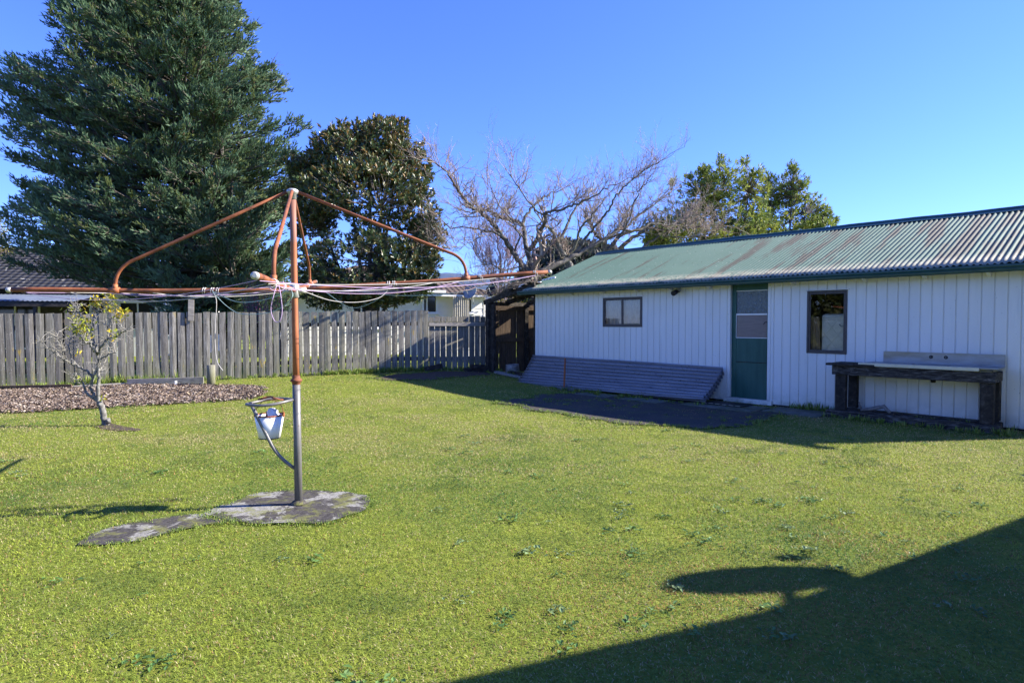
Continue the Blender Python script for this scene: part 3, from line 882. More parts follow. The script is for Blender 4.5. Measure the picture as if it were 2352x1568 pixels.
def make_fences():
    base = (FA[0], FA[1], 0.0)
    fz = lambda s: float(gh(*(FA + FD * s)))
    fr = thing('paling_fence', 'long weathered grey paling fence along the back of the lawn', 'fence', base, FROT)
    s = -2.6; k = 0
    while s < FL - 0.03:
        w = rng.uniform(0.140, 0.152); h = 1.585 + rng.normal(0, 0.010) + 0.02 * smooth((s - 7) / 2)
        z0 = fz(s) - 0.02 + rng.uniform(0, 0.035)
        zt = fz(s) + h
        hw = w / 2; th = rng.uniform(0.017, 0.021); c = rng.uniform(0.0, 0.010)
        mb = MB()
        # slightly cupped board with a sawn, uneven top
        rows = 5
        zz = np.linspace(0, 1, rows)
        bow = rng.normal(0, 0.004); tl = rng.normal(0, 0.006)
        v = []
        for side in (0, 1):
            for z in zz:
                for xx in (-1, 0, 1):
                    ztop = zt + (xx * tl)
                    yy = (-th if side == 0 else 0.0) - c * (1 - xx * xx) * (1 if side == 0 else 1) + bow * math.sin(z * 3.1)
                    v.append((xx * hw, yy, z0 + (ztop - z0) * z))
        f = []
        for r in range(rows - 1):
            for q in range(2):
                a = r * 3 + q; f.append((a, a + 1, a + 4, a + 3))
                b = rows * 3 + a; f.append((b, b + 3, b + 4, b + 1))
        for r in range(rows - 1):
            a, b = r * 3, rows * 3 + r * 3; f.append((a, a + 3, b + 3, b))
            a, b = r * 3 + 2, rows * 3 + r * 3 + 2; f.append((a, b, b + 3, a + 3))
        t = (rows - 1) * 3; u = rows * 3 + t
        f += [(t, t + 1, u + 1, u), (t + 1, t + 2, u + 2, u + 1)]
        mb.add(v, f)
        o = mb.build('paling', MT['paling'], fr, (s + hw, rng.normal(0, 0.003), 0))
        o.rotation_euler = (rng.normal(0, 0.004), rng.normal(0, 0.006), rng.normal(0, 0.02))
        s += w + rng.choice([0.014, 0.020, 0.026, 0.034], p=[0.2, 0.35, 0.3, 0.15])
        k += 1
    s0 = -2.6
    for zr in (0.32, 1.25):
        mb = MB(); mb.beam((s0, 0.06, fz(0) + zr), (FL, 0.06, fz(FL) + zr), 0.05, 0.10); mb.build('rail', MT['dark_timber'], fr)
    for sp in np.arange(-1.3, FL + 0.1, 2.35):
        mb = MB(); mb.box((sp - 0.05, 0.09, -0.1), (sp + 0.05, 0.19, fz(sp) + 1.45)); mb.build('post', MT['dark_timber'], fr)

    # the lower stretch, rail side towards the yard
    low = thing('low_fence', 'lower paling fence with its mossy rail facing the yard, right of the tall fence', 'fence', (FB[0], FB[1], 0), FROT)
    W = 1.62; s = 0.02
    while s < W:
        w = rng.uniform(0.138, 0.15)
        mb = MB(); mb.box((-w / 2, 0.0, 0.05 + rng.uniform(0, 0.03)), (w / 2, 0.019, 1.63 + rng.normal(0, 0.008)))
        o = mb.build('paling', MT['paling'], low, (s + w / 2, 0.06, 0))
        o.rotation_euler = (0, rng.normal(0, 0.005), rng.normal(0, 0.01))
        s += w + 0.016
    for zr, yr in ((0.48, 0.11), (1.42, 0.03)):
        mb = MB(); mb.beam((0, yr, zr), (W + 0.05, yr, zr), 0.05, 0.105)
        o = mb.build('rail', MT['grey_plank'], low, bevel=0.006)
    # moss on the top of the upper rail
    mb = MB()
    n = 700
    P = np.column_stack([rng.uniform(0, W, n), rng.uniform(0.005, 0.055, n), np.full(n, 1.472)])
    D = rng.normal(0, 1, (n, 3)); D[:, 2] = np.abs(D[:, 2])
    mb.leaves(P, D, rng.normal(0, 1, (n, 3)), 0.022, 0.016, np.array([[0.20, 0.20, 0.11]]) * rng.uniform(0.5, 1.3, (n, 1)))
    mb.build('moss', MT['leaf'], low)

    # loose board sticking up above the fence top
    p = at(440, 735, 14.13)
    mb = MB(); mb.box((-0.062, -0.012, -0.02), (0.062, 0.012, 0.47))
    o = mb.build('loose_board', MT['grey_plank'], None, (p[0], p[1] - 0.03, p[2]), FROT, bevel=0.004)
    o.rotation_euler = (0, math.radians(1.5), FROT)
    tag(o, 'short loose board nailed upright, sticking above the fence top', 'board')

    # squat post in front of the fence and the edging timbers of the bed
    p = gnd(480, 886)
    mb = MB(); mb.tube([(0, 0, -0.1), (0, 0, 0.2), (0.005, 0, 0.44), (0.005, 0, 0.445)], [0.088, 0.085, 0.082, 0.05], 14)
    o = mb.build('post_stump', MT['paling'], None, (p[0], p[1] + 0.1, p[2]))
    tag(o, 'squat round post stump standing against the fence by the bed edging', 'post')
    for (x0, y0, x1, y1, hh, lab, mat) in ((-60, 897, 165, 892, 0.10, 'reddish bed edging board at the far left under the long grass', 'brown_board'),
                                     (168, 892, 300, 884, 0.07, 'low half-buried edging board between the reddish and the tall grey ones', 'grey_plank'),
                                     (292, 885, 468, 880, 0.15, 'tall grey edging board ending at the post stump', 'grey_plank')):
        a = gnd(x0, y0); b = gnd(x1, y1)
        mb = MB(); mid = (a + b) / 2
        mb.beam(a - mid + (0, 0, hh / 2 - 0.01), b - mid + (0, 0, hh / 2 - 0.01), 0.035, hh)
        o = mb.build('edging_board', MT[mat], None, mid, bevel=0.004)
        tag(o, lab, 'edging board', 'timber edging of the garden bed')
    p = gnd(404, 886)
    mb = MB(); mb.box((-0.022, -0.02, -0.08), (0.022, 0.02, 0.11))
    o = mb.build('edging_peg', MT['white_plastic'], None, p, FROT, bevel=0.004)
    tag(o, 'small pale peg holding the tall grey edging board', 'peg')


make_fences()


# ================================================================== the shed
def cut_rects(xa, xb, za, zb, holes):
    """pieces of a rectangle left after cutting rectangular holes"""
    xsx = sorted({xa, xb, *[min(max(h[0], xa), xb) for h in holes], *[min(max(h[1], xa), xb) for h in holes]})
    out = []
    for a, b in zip(xsx[:-1], xsx[1:]):
        if b - a < 1e-4:
            continue
        m = (a + b) / 2
        iv = [(za, zb)]
        for (h0, h1, g0, g1) in holes:
            if h0 < m < h1:
                nv = []
                for (p, q) in iv:
                    if g1 <= p or g0 >= q:
                        nv.append((p, q)); continue
                    if p < g0: nv.append((p, g0))
                    if g1 < q: nv.append((g1, q))
                iv = nv
        out += [(a, b, p, q) for p, q in iv]
    return out


def make_shed():
    LEN, DEP, HW = 9.9, 5.4, 2.24
    OV = 0.24
    SL = 1.03 / 2.70
    sh = thing('shed', 'long white board-clad shed with green corrugated iron roof', 'shed', (SH0[0], SH0[1], 0.0), SROT)
    W1 = (2.11, 3.15, 1.37, 2.00)
    W2 = (6.465, 7.09, 0.95, 1.985)
    DR = (5.06, 5.84, 0.0, 2.24)
    holes = [W1, W2, DR]
    wall = MB()
    x = 0.09
    wall.box((-0.004, -0.006, 0.03), (0.085, 0.02, HW))       # corner board
    while x < LEN:
        xe = min(x + 0.139, LEN)
        for (a, b, p, q) in cut_rects(x, xe, 0.03, HW, holes):
            c = 0.006
            ca = c if abs(a - x) < 1e-6 else 0.0; cb = c if abs(b - xe) < 1e-6 else 0.0
            v = [(a, 0.010, p), (a + ca, 0.0, p), (b - cb, 0.0, p), (b, 0.010, p), (a, 0.010, q), (a + ca, 0.0, q), (b - cb, 0.0, q), (b, 0.010, q)]
            wall.add(v, [(0, 1, 5, 4), (1, 2, 6, 5), (2, 3, 7, 6), (0, 3, 2, 1), (4, 5, 6, 7)])
        x += 0.1455
    for (a, b, p, q) in cut_rects(0.0, LEN, 0.03, HW, holes):
        wall.box((a, 0.012, p), (b, 0.06, q))
    wall.build('wall', MT['paint_white'], sh)
    g = MB()                                                    # gable ends and back
    for xx in (0.02, LEN - 0.02):
        v = [(xx, 0.062, 0), (xx, DEP, 0), (xx, DEP, HW), (xx, DEP / 2, HW + DEP / 2 * SL - 0.02), (xx, 0.062, HW)]
        g.add(v, [(0, 1, 2, 3, 4)])
    g.box((0.021, DEP, 0), (LEN - 0.021, DEP + 0.04, HW))
    o = g.build('wall', MT['paint_white'], sh); o['label'] = 'gable ends and back wall of the shed'
    inn = MB()
    inn.box((0.03, 0.07, -0.02), (LEN - 0.03, DEP - 0.02, 0.05))
    inn.box((0.03, 1.9, 0.06), (LEN - 0.03, 1.94, HW))
    inn.build('inner_wall', MT['interior'], sh)

    # roof: real corrugations running down the slope
    x0, x1 = -0.27, LEN + 0.1
    n = int((x1 - x0) / 0.0762 * 8)
    xs_ = np.linspace(x0, x1, n + 1)
    cor = 0.0125 * np.cos(2 * math.pi * xs_ / 0.0762)
    for front in (True, False):
        mb = MB()
        rows = 14
        ys_ = np.linspace(-OV, DEP / 2, rows) if front else np.linspace(DEP + OV, DEP / 2, rows)
        base = HW + 0.10
        gx = np.tile(xs_, rows); gy = np.repeat(ys_, n + 1)
        hh = base + SL * (np.where(gy <= DEP / 2, gy, DEP - gy))
        nn = math.sqrt(1 + SL * SL)
        edge = np.where(np.abs(gy - ys_[0]) < 1e-6, 1, 0) * 0.004 * np.sin(gx * 9.0) + 0.006 * (fbm(gx * 0.9 + 3, gy * 0.7, 3) - 0.5)
        gz = hh + np.tile(cor, rows) / nn + edge
        i = np.arange(n)[None, :]; r = np.arange(rows - 1)[:, None] * (n + 1)
        f = np.stack([r + i, r + i + 1, r + i + n + 2, r + i + n + 1], -1).reshape(-1, 4)
        mb.add(np.stack([gx, gy, gz], 1), f if front else f[:, ::-1], None, True)
        o = mb.build('roof', MT['roof_green'], sh)
        md = o.modifiers.new('thickness', 'SOLIDIFY'); md.thickness = 0.003; md.offset = -1
        o['label'] = 'rust-streaked front slope of the roof' if front else 'rear slope of the roof'
    # lapped sheet edges, nails
    nl = MB()
    for xx in np.arange(x0 + 0.15, x1, 0.1524 * 1.5):
        for yy in (0.05, 0.95, 1.85, 2.55):
            xr = round(xx / 0.0762) * 0.0762
            if rng.random() < 0.85:
                z = HW + 0.10 + SL * yy + 0.012
                nl.lathe([(0.011, 0.0), (0.010, 0.004), (0.001, 0.007)], 6, (xr, yy + rng.normal(0, 0.01), z))
    nl.build('roof_nail', MT['dark_timber'], sh)['kind'] = 'stuff'
    # ridge cap: rolled crown with flat wings
    rz = HW + 0.103 + SL * DEP / 2
    rc = MB()
    prof = [(-0.15, -0.15 * SL + 0.012), (-0.045, -0.045 * SL + 0.022), (-0.038, 0.012), (-0.022, 0.042), (0, 0.052), (0.022, 0.042), (0.038, 0.012), (0.045, -0.045 * SL + 0.022), (0.15, -0.15 * SL + 0.012)]
    seg = np.linspace(x0 - 0.01, x1, 28)
    v = []
    for k, xx in enumerate(seg):
        wv = 0.006 * math.sin(xx * 2.1) + 0.004 * math.sin(xx * 5.3)
        for (py, pz) in prof:
            v.append((xx, DEP / 2 + py, rz + pz + wv))
    m = len(prof)
    f = [(k * m + q, (k + 1) * m + q, (k + 1) * m + q + 1, k * m + q + 1) for k in range(len(seg) - 1) for q in range(m - 1)]
    rc.add(v, f, None, True)
    rc.build('ridge_cap', MT['trim_green'], sh)
    # barge at the left gable
    bb = MB()
    for s_ in (0, 1):
        ya, yb = (-OV + 0.02, DEP / 2) if s_ == 0 else (DEP + OV, DEP / 2)
        bb.beam((x0 + 0.012, ya, HW + 0.045 + SL * (-OV)), (x0 + 0.012, yb, HW + 0.045 + SL * DEP / 2), 0.022, 0.10)
    bb.build('barge_board', MT['trim_green'], sh)
    # quad gutter with a lip and a step
    gt = MB()
    gy = -OV - 0.085
    gp = [(gy + 0.105, 2.225), (gy + 0.105, 2.135), (gy + 0.03, 2.130), (gy + 0.008, 2.145), (gy + 0.004, 2.17), (gy + 0.012, 2.182), (gy, 2.20), (gy, 2.222), (gy + 0.007, 2.232), (gy + 0.014, 2.226), (gy + 0.014, 2.15), (gy + 0.09, 2.145), (gy + 0.09, 2.225)]
    gx0, gx1 = -0.33, LEN + 0.12
    v = [(xx, a, b + 0.0015 * math.sin(xx * 3)) for xx in np.linspace(gx0, gx1, 24) for a, b in gp]
    m = len(gp)
    f = [(k * m + q, (k + 1) * m + q, (k + 1) * m + (q + 1) % m, k * m + (q + 1) % m) for k in range(23) for q in range(m)]
    gt.add(v, [list(t) for t in f], None, False)
    gt.add([(gx0, a, b) for a, b in gp[:9]], [list(range(9))])
    gt.build('gutter', MT['trim_green'], sh)
    # soffit under the overhang
    sf = MB(); sf.box((-0.25, -OV + 0.025, 2.17), (LEN, -0.012, 2.18))
    # rafter ends peeping below the gutter
    for xr in (0.42, 1.22, 2.15, 3.05, 3.85, 4.7, 6.25, 7.35, 8.15, 8.9):
        mb = MB()
        v = [(xr - 0.022, -OV + 0.03, 2.16), (xr - 0.022, -0.003, 2.09), (xr - 0.022, -0.003, 2.235), (xr - 0.022, -OV + 0.03, 2.16 + 0.02)]
        v += [(a + 0.044, b, c) for a, b, c in v]
        mb.add(v, [(0, 1, 2, 3), (7, 6, 5, 4), (0, 4, 5, 1), (3, 2, 6, 7), (0, 3, 7, 4)])
        mb.build('rafter_end', MT['paint_white'], sh)

    # door: white jambs, green leaf with two glazed panels
    jb = MB()
    jb.box((5.045, -0.012, 0.09), (5.10, 0.10, 2.235)); jb.box((5.80, -0.012, 0.09), (5.852, 0.10, 2.235))
    jb.build('door_frame', MT['paint_white'], sh, bevel=0.003)
    th_ = MB(); th_.box((5.0, -0.05, 0.005), (5.90, 0.11, 0.085)); th_.build('door_sill', MT['paint_white'], sh, bevel=0.006)
    dy = 0.05
    d = MB()
    X0, X1 = 5.102, 5.798
    gl = [(1.195, 1.60), (1.63, 2.035)]
    d.box((X0, dy, 0.088), (X0 + 0.085, dy + 0.04, 2.232)); d.box((X1 - 0.035, dy, 0.088), (X1, dy + 0.04, 2.232))
    for (a, b) in ((0.088, 1.185), (2.04, 2.232)):
        d.box((X0 + 0.087, dy + 0.004, a), (X1 - 0.037, dy + 0.036, b))
    dr = d.build('door', MT['door_green'], sh, bevel=0.003)
    ln = MB(); ln.box((X0 + 0.085, dy - 0.004, 0.737), (X1 - 0.035, dy + 0.003, 0.747)); ln.build('panel_bead', MT['dark_timber'], dr)
    for (za, zb, mt) in ((1.195, 1.600, 'lined_glass'), (1.632, 2.036, 'obscure_glass')):
        mb = MB(); mb.box((X0 + 0.09, dy + 0.012, za), (X1 - 0.04, dy + 0.018, zb)); mb.build('glass_pane', MT[mt], dr)
    for zz in (1.188, 1.603, 2.038):
        bd = MB(); bd.box((X0 + 0.085, dy - 0.004, zz - 0.009), (X1 - 0.035, dy + 0.010, zz + (0.022 if zz == 1.603 else 0.004)))
        bd.build('glazing_bar', MT['paint_white'], dr)
    b2 = MB(); b2.box((X0 + 0.083, dy - 0.003, 1.19), (X0 + 0.089, dy + 0.01, 1.60)); b2.build('glazing_bar', MT['paint_white'], dr)
    hd = MB(); hd.tube([(X1 - 0.03, dy, 1.47), (X1 - 0.03, dy - 0.045, 1.47), (X1 - 0.05, dy - 0.05, 1.465), (X1 - 0.075, dy - 0.05, 1.43)], 0.007, 8)
    hd.lathe([(0.0, -0.004), (0.022, -0.004), (0.022, 0.004), (0.0, 0.004)], 12, (X1 - 0.03, dy - 0.004, 1.47))
    hd.build('handle', MT['black'], dr)
    lp = MB()
    for dx in (-0.02, 0.025):
        lp.lathe([(0.001, -0.055), (0.018, -0.05), (0.02, -0.02), (0.014, 0.0), (0.0, 0.0)], 10, (5.50 + dx, 0.02, 2.215))
    lp.build('door_lamp', MT['obscure_glass'], sh)

    # windows
    for (x0w, x1w, z0w, z1w), two in ((W1, True), (W2, False)):
        fr = MB(); t = 0.032
        fr.box((x0w, -0.012, z0w), (x1w, 0.045, z0w + t)); fr.box((x0w, -0.012, z1w - t), (x1w, 0.045, z1w))
        fr.box((x0w, -0.012, z0w + t), (x0w + t, 0.045, z1w - t)); fr.box((x1w - t, -0.012, z0w + t), (x1w, 0.045, z1w - t))
        wn = fr.build('window', MT['brown_alloy'], sh, bevel=0.003)
        panes = [(x0w + t, (x0w + x1w) / 2), ((x0w + x1w) / 2, x1w - t)] if two else [(x0w + t, x1w - t)]
        for k, (a, b) in enumerate(panes):
            q = 0.024; sa = MB(); oy = -0.006 if k else 0.0
            za, zb = z0w + t + 0.001, z1w - t - 0.001
            sa.box((a, oy, za), (b, oy + 0.022, za + q)); sa.box((a, oy, zb - q), (b, oy + 0.022, zb))
            sa.box((a, oy, za + q), (a + q, oy + 0.022, zb - q)); sa.box((b - q, oy, za + q), (b, oy + 0.022, zb - q))
            sa.build('sash', MT['brown_alloy'], wn)
            gp_ = MB(); gp_.add([(a + q, oy + 0.012, za + q), (b - q, oy + 0.012, za + q), (b - q, oy + 0.012, zb - q), (a + q, oy + 0.012, zb - q)], [(0, 1, 2, 3)])
            gp_.build('pane', MT['glass'], wn)
        fl = MB(); fl.box((x0w - 0.025, -0.034, z1w + 0.004), (x1w + 0.03, -0.001, z1w + 0.011)); fl.build('head_flashing', MT['paint_white'], wn)
        if two:
            cu = MB()
            for (a, b) in panes:
                n = 60
                xx = np.linspace(a + 0.01, b - 0.01, n)
                yy = 0.075 + 0.008 * np.sin(xx * 70)
                tri = np.abs(((xx - a) / 0.17) % 1 - 0.5) * 2
                zb = z0w + 0.14 + 0.11 * (1 - tri)
                v = np.concatenate([np.stack([xx, yy, zb], 1), np.stack([xx, yy, np.full(n, z1w)], 1)])
                i = np.arange(n - 1)
                cu.add(v, np.stack([i, i + 1, i + n + 1, i + n], -1), None, True)
            cu.build('curtain', MT['curtain'], wn)
            # second, lower tier behind it
            c2 = MB(); n = 70; xx = np.linspace(x0w, x1w, n); yy = 0.11 + 0.01 * np.sin(xx * 55)
            v = np.concatenate([np.stack([xx, yy, np.full(n, z0w - 0.1)], 1), np.stack([xx, yy, np.full(n, z1w - 0.05)], 1)]); i = np.arange(n - 1)
            c2.add(v, np.stack([i, i + 1, i + n + 1, i + n], -1), None, True)
            c2.build('curtain', MT['dish_grey'], wn)
    # flood lamp under the eave
    cm = MB()
    cm.tube([(4.02, -0.19, 2.03), (4.02, -0.215, 2.028), (4.02, -0.12, 2.06), (4.02, -0.06, 2.07)][1:], [0.052, 0.048, 0.03], 14)
    cm.lathe([(0.0, 0.0), (0.04, 0.0), (0.04, 0.02), (0.0, 0.02)], 12, (4.02, -0.05, 2.06))
    cm.build('eave_lamp', MT['black'], sh)
    br = MB(); br.box((3.985, -0.06, 2.075), (4.06, -0.001, 2.16)); br.build('lamp_bracket', MT['dish_grey'], sh)
    # foundation strip
    fd = MB(); fd.box((0.01, 0.02, -0.1), (LEN - 0.01, 0.06, 0.029)); fd.build('foundation', MT['dark_timber'], sh)

    # inside the big window: a quilted mattress on edge and a drape beside it
    p = shed_pt(6.83, -0.17, 0.10)
    mt = thing('mattress', 'pale quilted mattress stood on edge behind the large shed window', 'mattress', p, SROT)
    mb = MB(); mb.box((-0.17, -0.09, 0.0), (0.85, 0.09, 1.50)); b = mb.build('cover', MT['mattress'], mt, bevel=0.05)
    q = MB()
    for k in np.arange(-1.6, 1.6, 0.2):
        for sg in (1, -1):
            pts = []
            for u in np.linspace(0, 1.45, 16):
                xx = k + sg * u * 0.8 if sg > 0 else k + 1.2 - u * 0.8
                if -0.15 < xx < 0.83:
                    pts.append((xx, -0.0915, 0.03 + u))
            if len(pts) > 2:
                q.tube(pts, 0.004, 4)
    q.tube([(-0.15, -0.09, 1.40), (0.8, -0.09, 1.40)], 0.006, 5); q.tube([(-0.15, -0.09, 1.44), (0.8, -0.09, 1.44)], 0.006, 5)
    q.build('quilting', MT['mattress'], mt)
    hn = MB(); hn.tube([(0.12, -0.10, 1.33), (0.15, -0.115, 1.30), (0.21, -0.115, 1.30), (0.24, -0.10, 1.33)], 0.008, 6); hn.build('handle', MT['curtain'], mt)
    p = shed_pt(6.56, -0.10, 0.3)
    n = 40; xx = np.linspace(-0.09, 0.10, n); dv = MB()
    rows = []
    for z, sc in ((0.0, 1.2), (0.5, 0.95), (1.1, 0.7), (1.25, 0.6)):
        rows.append(np.stack([xx * sc, 0.02 * np.sin(xx * 90), np.full(n, z)], 1))
    i = np.arange(n - 1)
    f = np.concatenate([np.stack([i, i + 1, i + n + 1, i + n], -1) + r * n for r in range(3)])
    dv.add(np.concatenate(rows), f, None, True)
    o = dv.build('folded_drape', MT['timber_tan'], None, p, SROT)
    tag(o, 'tan drape hanging in folds beside the mattress inside the window', 'drape')


make_shed()


# ================================================================== iron sheets leaning on the wall
def iron_sheet(tl, tr, br, bl, label, name='iron_sheet', torn=0.0):
    """sheet with corrugations running along its length, between four corners"""
    nL, nW = 40, 104
    a = np.linspace(0, 1, nL); b = np.linspace(0, 1, nW)
    A, B = np.meshgrid(a, b)
    e = 0.010 * np.sin(A * 17 + 2) * 0
    P = (np.outer((1 - B).ravel() * (1 - A).ravel(), [1]) * 0)
    tl, tr, br, bl = [np.asarray(q) for q in (tl, tr, br, bl)]
    P = ((1 - B)[..., None] * ((1 - A)[..., None] * tl + A[..., None] * tr) + B[..., None] * ((1 - A)[..., None] * bl + A[..., None] * br))
    nrm = np.cross(tr - tl, bl - tl); nrm /= np.linalg.norm(nrm)
    if nrm[2] < 0: nrm = -nrm
    cor = 0.030 * np.cos(2 * math.pi * B * 9.5)
    sag = -0.05 * np.sin(np.pi * B) * 1.0 + 0.012 * (fbm(A * 6, B * 3, 3) - 0.5) * 2
    P = P + nrm * (cor + sag)[..., None]
    mid = P.reshape(-1, 3).mean(0); mid[2] = 0
    v = P.reshape(-1, 3) - mid
    i = np.arange(nL - 1)[None, :]; r = np.arange(nW - 1)[:, None] * nL
    f = np.stack([r + i, r + i + 1, r + i + nL + 1, r + i + nL], -1).reshape(-1, 4)
    # material grain follows local x: rotate to the shed frame
    c, s = math.cos(-SROT), math.sin(-SROT)
    v = np.column_stack([v[:, 0] * c - v[:, 1] * s, v[:, 0] * s + v[:, 1] * c, v[:, 2]])
    o = MB().add(v, f, None, True).build(name, MT['galv_sheet'], None, mid, SROT)
    md = o.modifiers.new('thickness', 'SOLIDIFY'); md.thickness = 0.004
    tag(o, label, 'iron sheet', 'corrugated iron sheets leaning on the shed')


iron_sheet(shed_pt(0.0, 0.09, 0.655), shed_pt(5.02, 0.09, 0.62), shed_pt(5.06, 0.86, 0.125), shed_pt(0.17, 0.80, 0.035), 'front sheet of old grey corrugated iron leaning on the shed wall')
iron_sheet(shed_pt(-0.06, 0.05, 0.60), shed_pt(4.95, 0.05, 0.56), shed_pt(5.0, 0.70, 0.06), shed_pt(-0.05, 0.62, 0.02), 'middle corrugated iron sheet showing its edge behind the front one')
iron_sheet(shed_pt(0.05, 0.02, 0.56), shed_pt(5.0, 0.02, 0.54), shed_pt(4.92, 0.52, 0.03), shed_pt(-0.10, 0.45, 0.01), 'rearmost corrugated iron sheet, low behind the other two')
p = shed_pt(1.73, 0.86, 0)
mb = MB(); mb.beam((0, 0, -0.15), (0.02, 0.02, 0.70), 0.035, 0.012, (0, 1, 0)); mb.beam((0.0, 0.018, -0.15), (0.02, 0.038, 0.70), 0.006, 0.03, (0, 1, 0))
o = mb.build('steel_stake', MT['rust_grey'], None, p, SROT)
tag(o, 'rusty steel stake driven upright in front of the iron sheets', 'stake')
p = shed_pt(2.0, 0.93, 0)
mb = MB(); mb.box((-0.34, -0.07, -0.02), (0.34, 0.07, 0.075)); o = mb.build('timber_block', MT['slab'], None, p, SROT, bevel=0.02)
tag(o, 'mossy timber block on the ground beside the rusty stake', 'timber block')
# doormat with pale studs along its edge
p = shed_pt(5.36, 0.60, 0.030)
dm = thing('doormat', 'black rubber doormat with pale edge dashes below the green door', 'doormat', p, SROT)
mb = MB(); mb.box((-0.38, -0.22, 0), (0.38, 0.22, 0.016)); mb.build('mat', MT['black'], dm, bevel=0.004)
mb = MB()
for k in range(6):
    mb.box((-0.35 + k * 0.125, -0.214, 0.0165), (-0.275 + k * 0.125, -0.190, 0.019))
mb.build('edge_marking', MT['cream'], dm)


# ================================================================== outdoor sink bench
def make_bench():
    T0, T1 = 7.05, 9.08
    L = T1 - T0
    b = thing('sink_bench', 'old timber bench with a stainless sink top against the shed wall', 'bench', shed_pt(T0, 0, 0), SROT)
    H = 0.80
    bt = MT['bench_timber']
    mb = MB(); mb.box((0.02, -0.56, H - 0.14), (L, -0.51, H)); mb.build('apron', bt, b, bevel=0.006)
    mb = MB(); mb.box((L - 0.05, -0.508, H - 0.135), (L - 0.002, -0.05, H - 0.002)); mb.build('apron', bt, b, bevel=0.006)
    mb = MB(); mb.box((0.025, -0.508, H - 0.135), (0.07, -0.05, H - 0.002)); mb.build('apron', bt, b, bevel=0.006)
    mb = MB()
    mb.box((-0.06, -0.60, H + 0.002), (0.62, -0.44, H + 0.036)); mb.box((-0.02, -0.436, H + 0.002), (0.66, -0.25, H + 0.038)); mb.box((-0.03, -0.246, H + 0.002), (0.64, -0.03, H + 0.034))
    mb.build('timber_top', MT['dark_timber'], b, bevel=0.004)
    # stainless top with basin recess, cream front edge, upstand with two tap holes
    st = MB()
    z = H + 0.056
    st.box((0.42, -0.575, z - 0.012), (L + 0.02, -0.40, z)); st.box((0.42, -0.18, z - 0.012), (L + 0.02, -0.05, z))
    st.box((0.42, -0.398, z - 0.012), (1.02, -0.182, z)); st.box((1.48, -0.398, z - 0.012), (L + 0.02, -0.182, z))
    for bx in ((1.022, -0.398, 1.03, -0.182), (1.47, -0.398, 1.478, -0.182), (1.032, -0.398, 1.468, -0.392), (1.032, -0.188, 1.468, -0.182)):
        st.box((bx[0], bx[1], z - 0.17), (bx[2], bx[3], z - 0.013))
    st.box((1.024, -0.39, z - 0.175), (1.476, -0.19, z - 0.168))
    sk = st.build('sink_top', MT['stainless'], b, bevel=0.002)
    mb = MB(); mb.box((0.40, -0.592, z - 0.042), (1.86, -0.577, z + 0.003)); mb.build('front_edge', MT['cream'], b, bevel=0.003)
    mb = MB()
    u0, u1 = 0.58, L + 0.02
    holes = [(1.18, 1.215, z + 0.085, z + 0.12), (1.36, 1.395, z + 0.085, z + 0.12)]
    for (a, c, p, q) in cut_rects(u0, u1, z + 0.001, z + 0.165, holes):
        mb.box((a, -0.05, p), (c, -0.044, q))
    mb.build('splashback', MT['stainless'], b)
    mb = MB()
    for h in holes:
        mb.lathe([(0.011, -0.002), (0.024, 0.0), (0.024, 0.003), (0.011, 0.003)], 16, (0, 0, 0))
    for k, h in enumerate(holes):
        mb.v[k] = np.column_stack([mb.v[k][:, 0] + (h[0] + h[1]) / 2, -0.0515 - mb.v[k][:, 2], mb.v[k][:, 1] + (h[2] + h[3]) / 2])
    mb.build('tap_hole', MT['dark_timber'], b)
    mb = MB(); mb.tube([(1.3, -0.36, H + 0.05 - 0.14), (1.3, -0.36, H - 0.19)], 0.022, 12); mb.lathe([(0.0, 0), (0.032, 0), (0.032, 0.03), (0.0, 0.03)], 12, (1.3, -0.36, H - 0.185)); mb.build('drain_pipe', MT['black'], b)
    for (x, y, wx, wy) in ((0.06, -0.53, 0.15, 0.10), (0.10, -0.10, 0.13, 0.10), (L - 0.17, -0.53, 0.15, 0.12), (L - 0.16, -0.14, 0.14, 0.16)):
        mb = MB(); mb.box((x, y, 0.115), (x + wx, y + wy, H - 0.142)); mb.build('leg', MT['dark_timber'], b, bevel=0.008)
    for (x0, y0, x1, y1) in ((-0.06, -0.58, L + 0.06, -0.46), (0.0, -0.20, L + 0.02, -0.08)):
        mb = MB(); mb.box((x0, y0, -0.03), (x1, y1, 0.112)); mb.build('sill_log', bt, b, bevel=0.015)
    mb = MB(); mb.box((0.18, -0.455, 0.04), (0.80, -0.21, 0.10)); mb.build('shelf_board', bt, b, bevel=0.01)
    # driftwood
    d = MB()
    d.tube([(0, 0, 0.02), (0.14, 0.03, 0.045), (0.26, 0.01, 0.09), (0.33, -0.02, 0.10), (0.42, -0.06, 0.03)], [0.02, 0.028, 0.03, 0.028, 0.022], 8)
    d.tube([(0.26, 0.01, 0.09), (0.31, 0.03, 0.12), (0.36, 0.02, 0.05)], [0.02, 0.018, 0.012], 7)
    d.tube([(0.02, 0, 0.03), (-0.03, 0.03, 0.1), (-0.03, 0.04, 0.14)], [0.018, 0.014, 0.008], 7)
    o = d.build('driftwood', MT['log'], None, shed_pt(T0 + 0.36, 0.33, 0.10), SROT)
    tag(o, 'twisted piece of grey driftwood lying under the sink bench', 'driftwood')
    # shallow metal lid
    d = MB(); d.lathe([(0.0, 0.03), (0.07, 0.028), (0.10, 0.018), (0.115, 0.0), (0.12, 0.002)], 22)
    o = d.build('metal_lid', MT['galv_pipe'], None, shed_pt(T0 + 1.45, 0.40, 0.03), SROT)
    tag(o, 'round dull metal lid lying under the right half of the sink bench', 'lid')
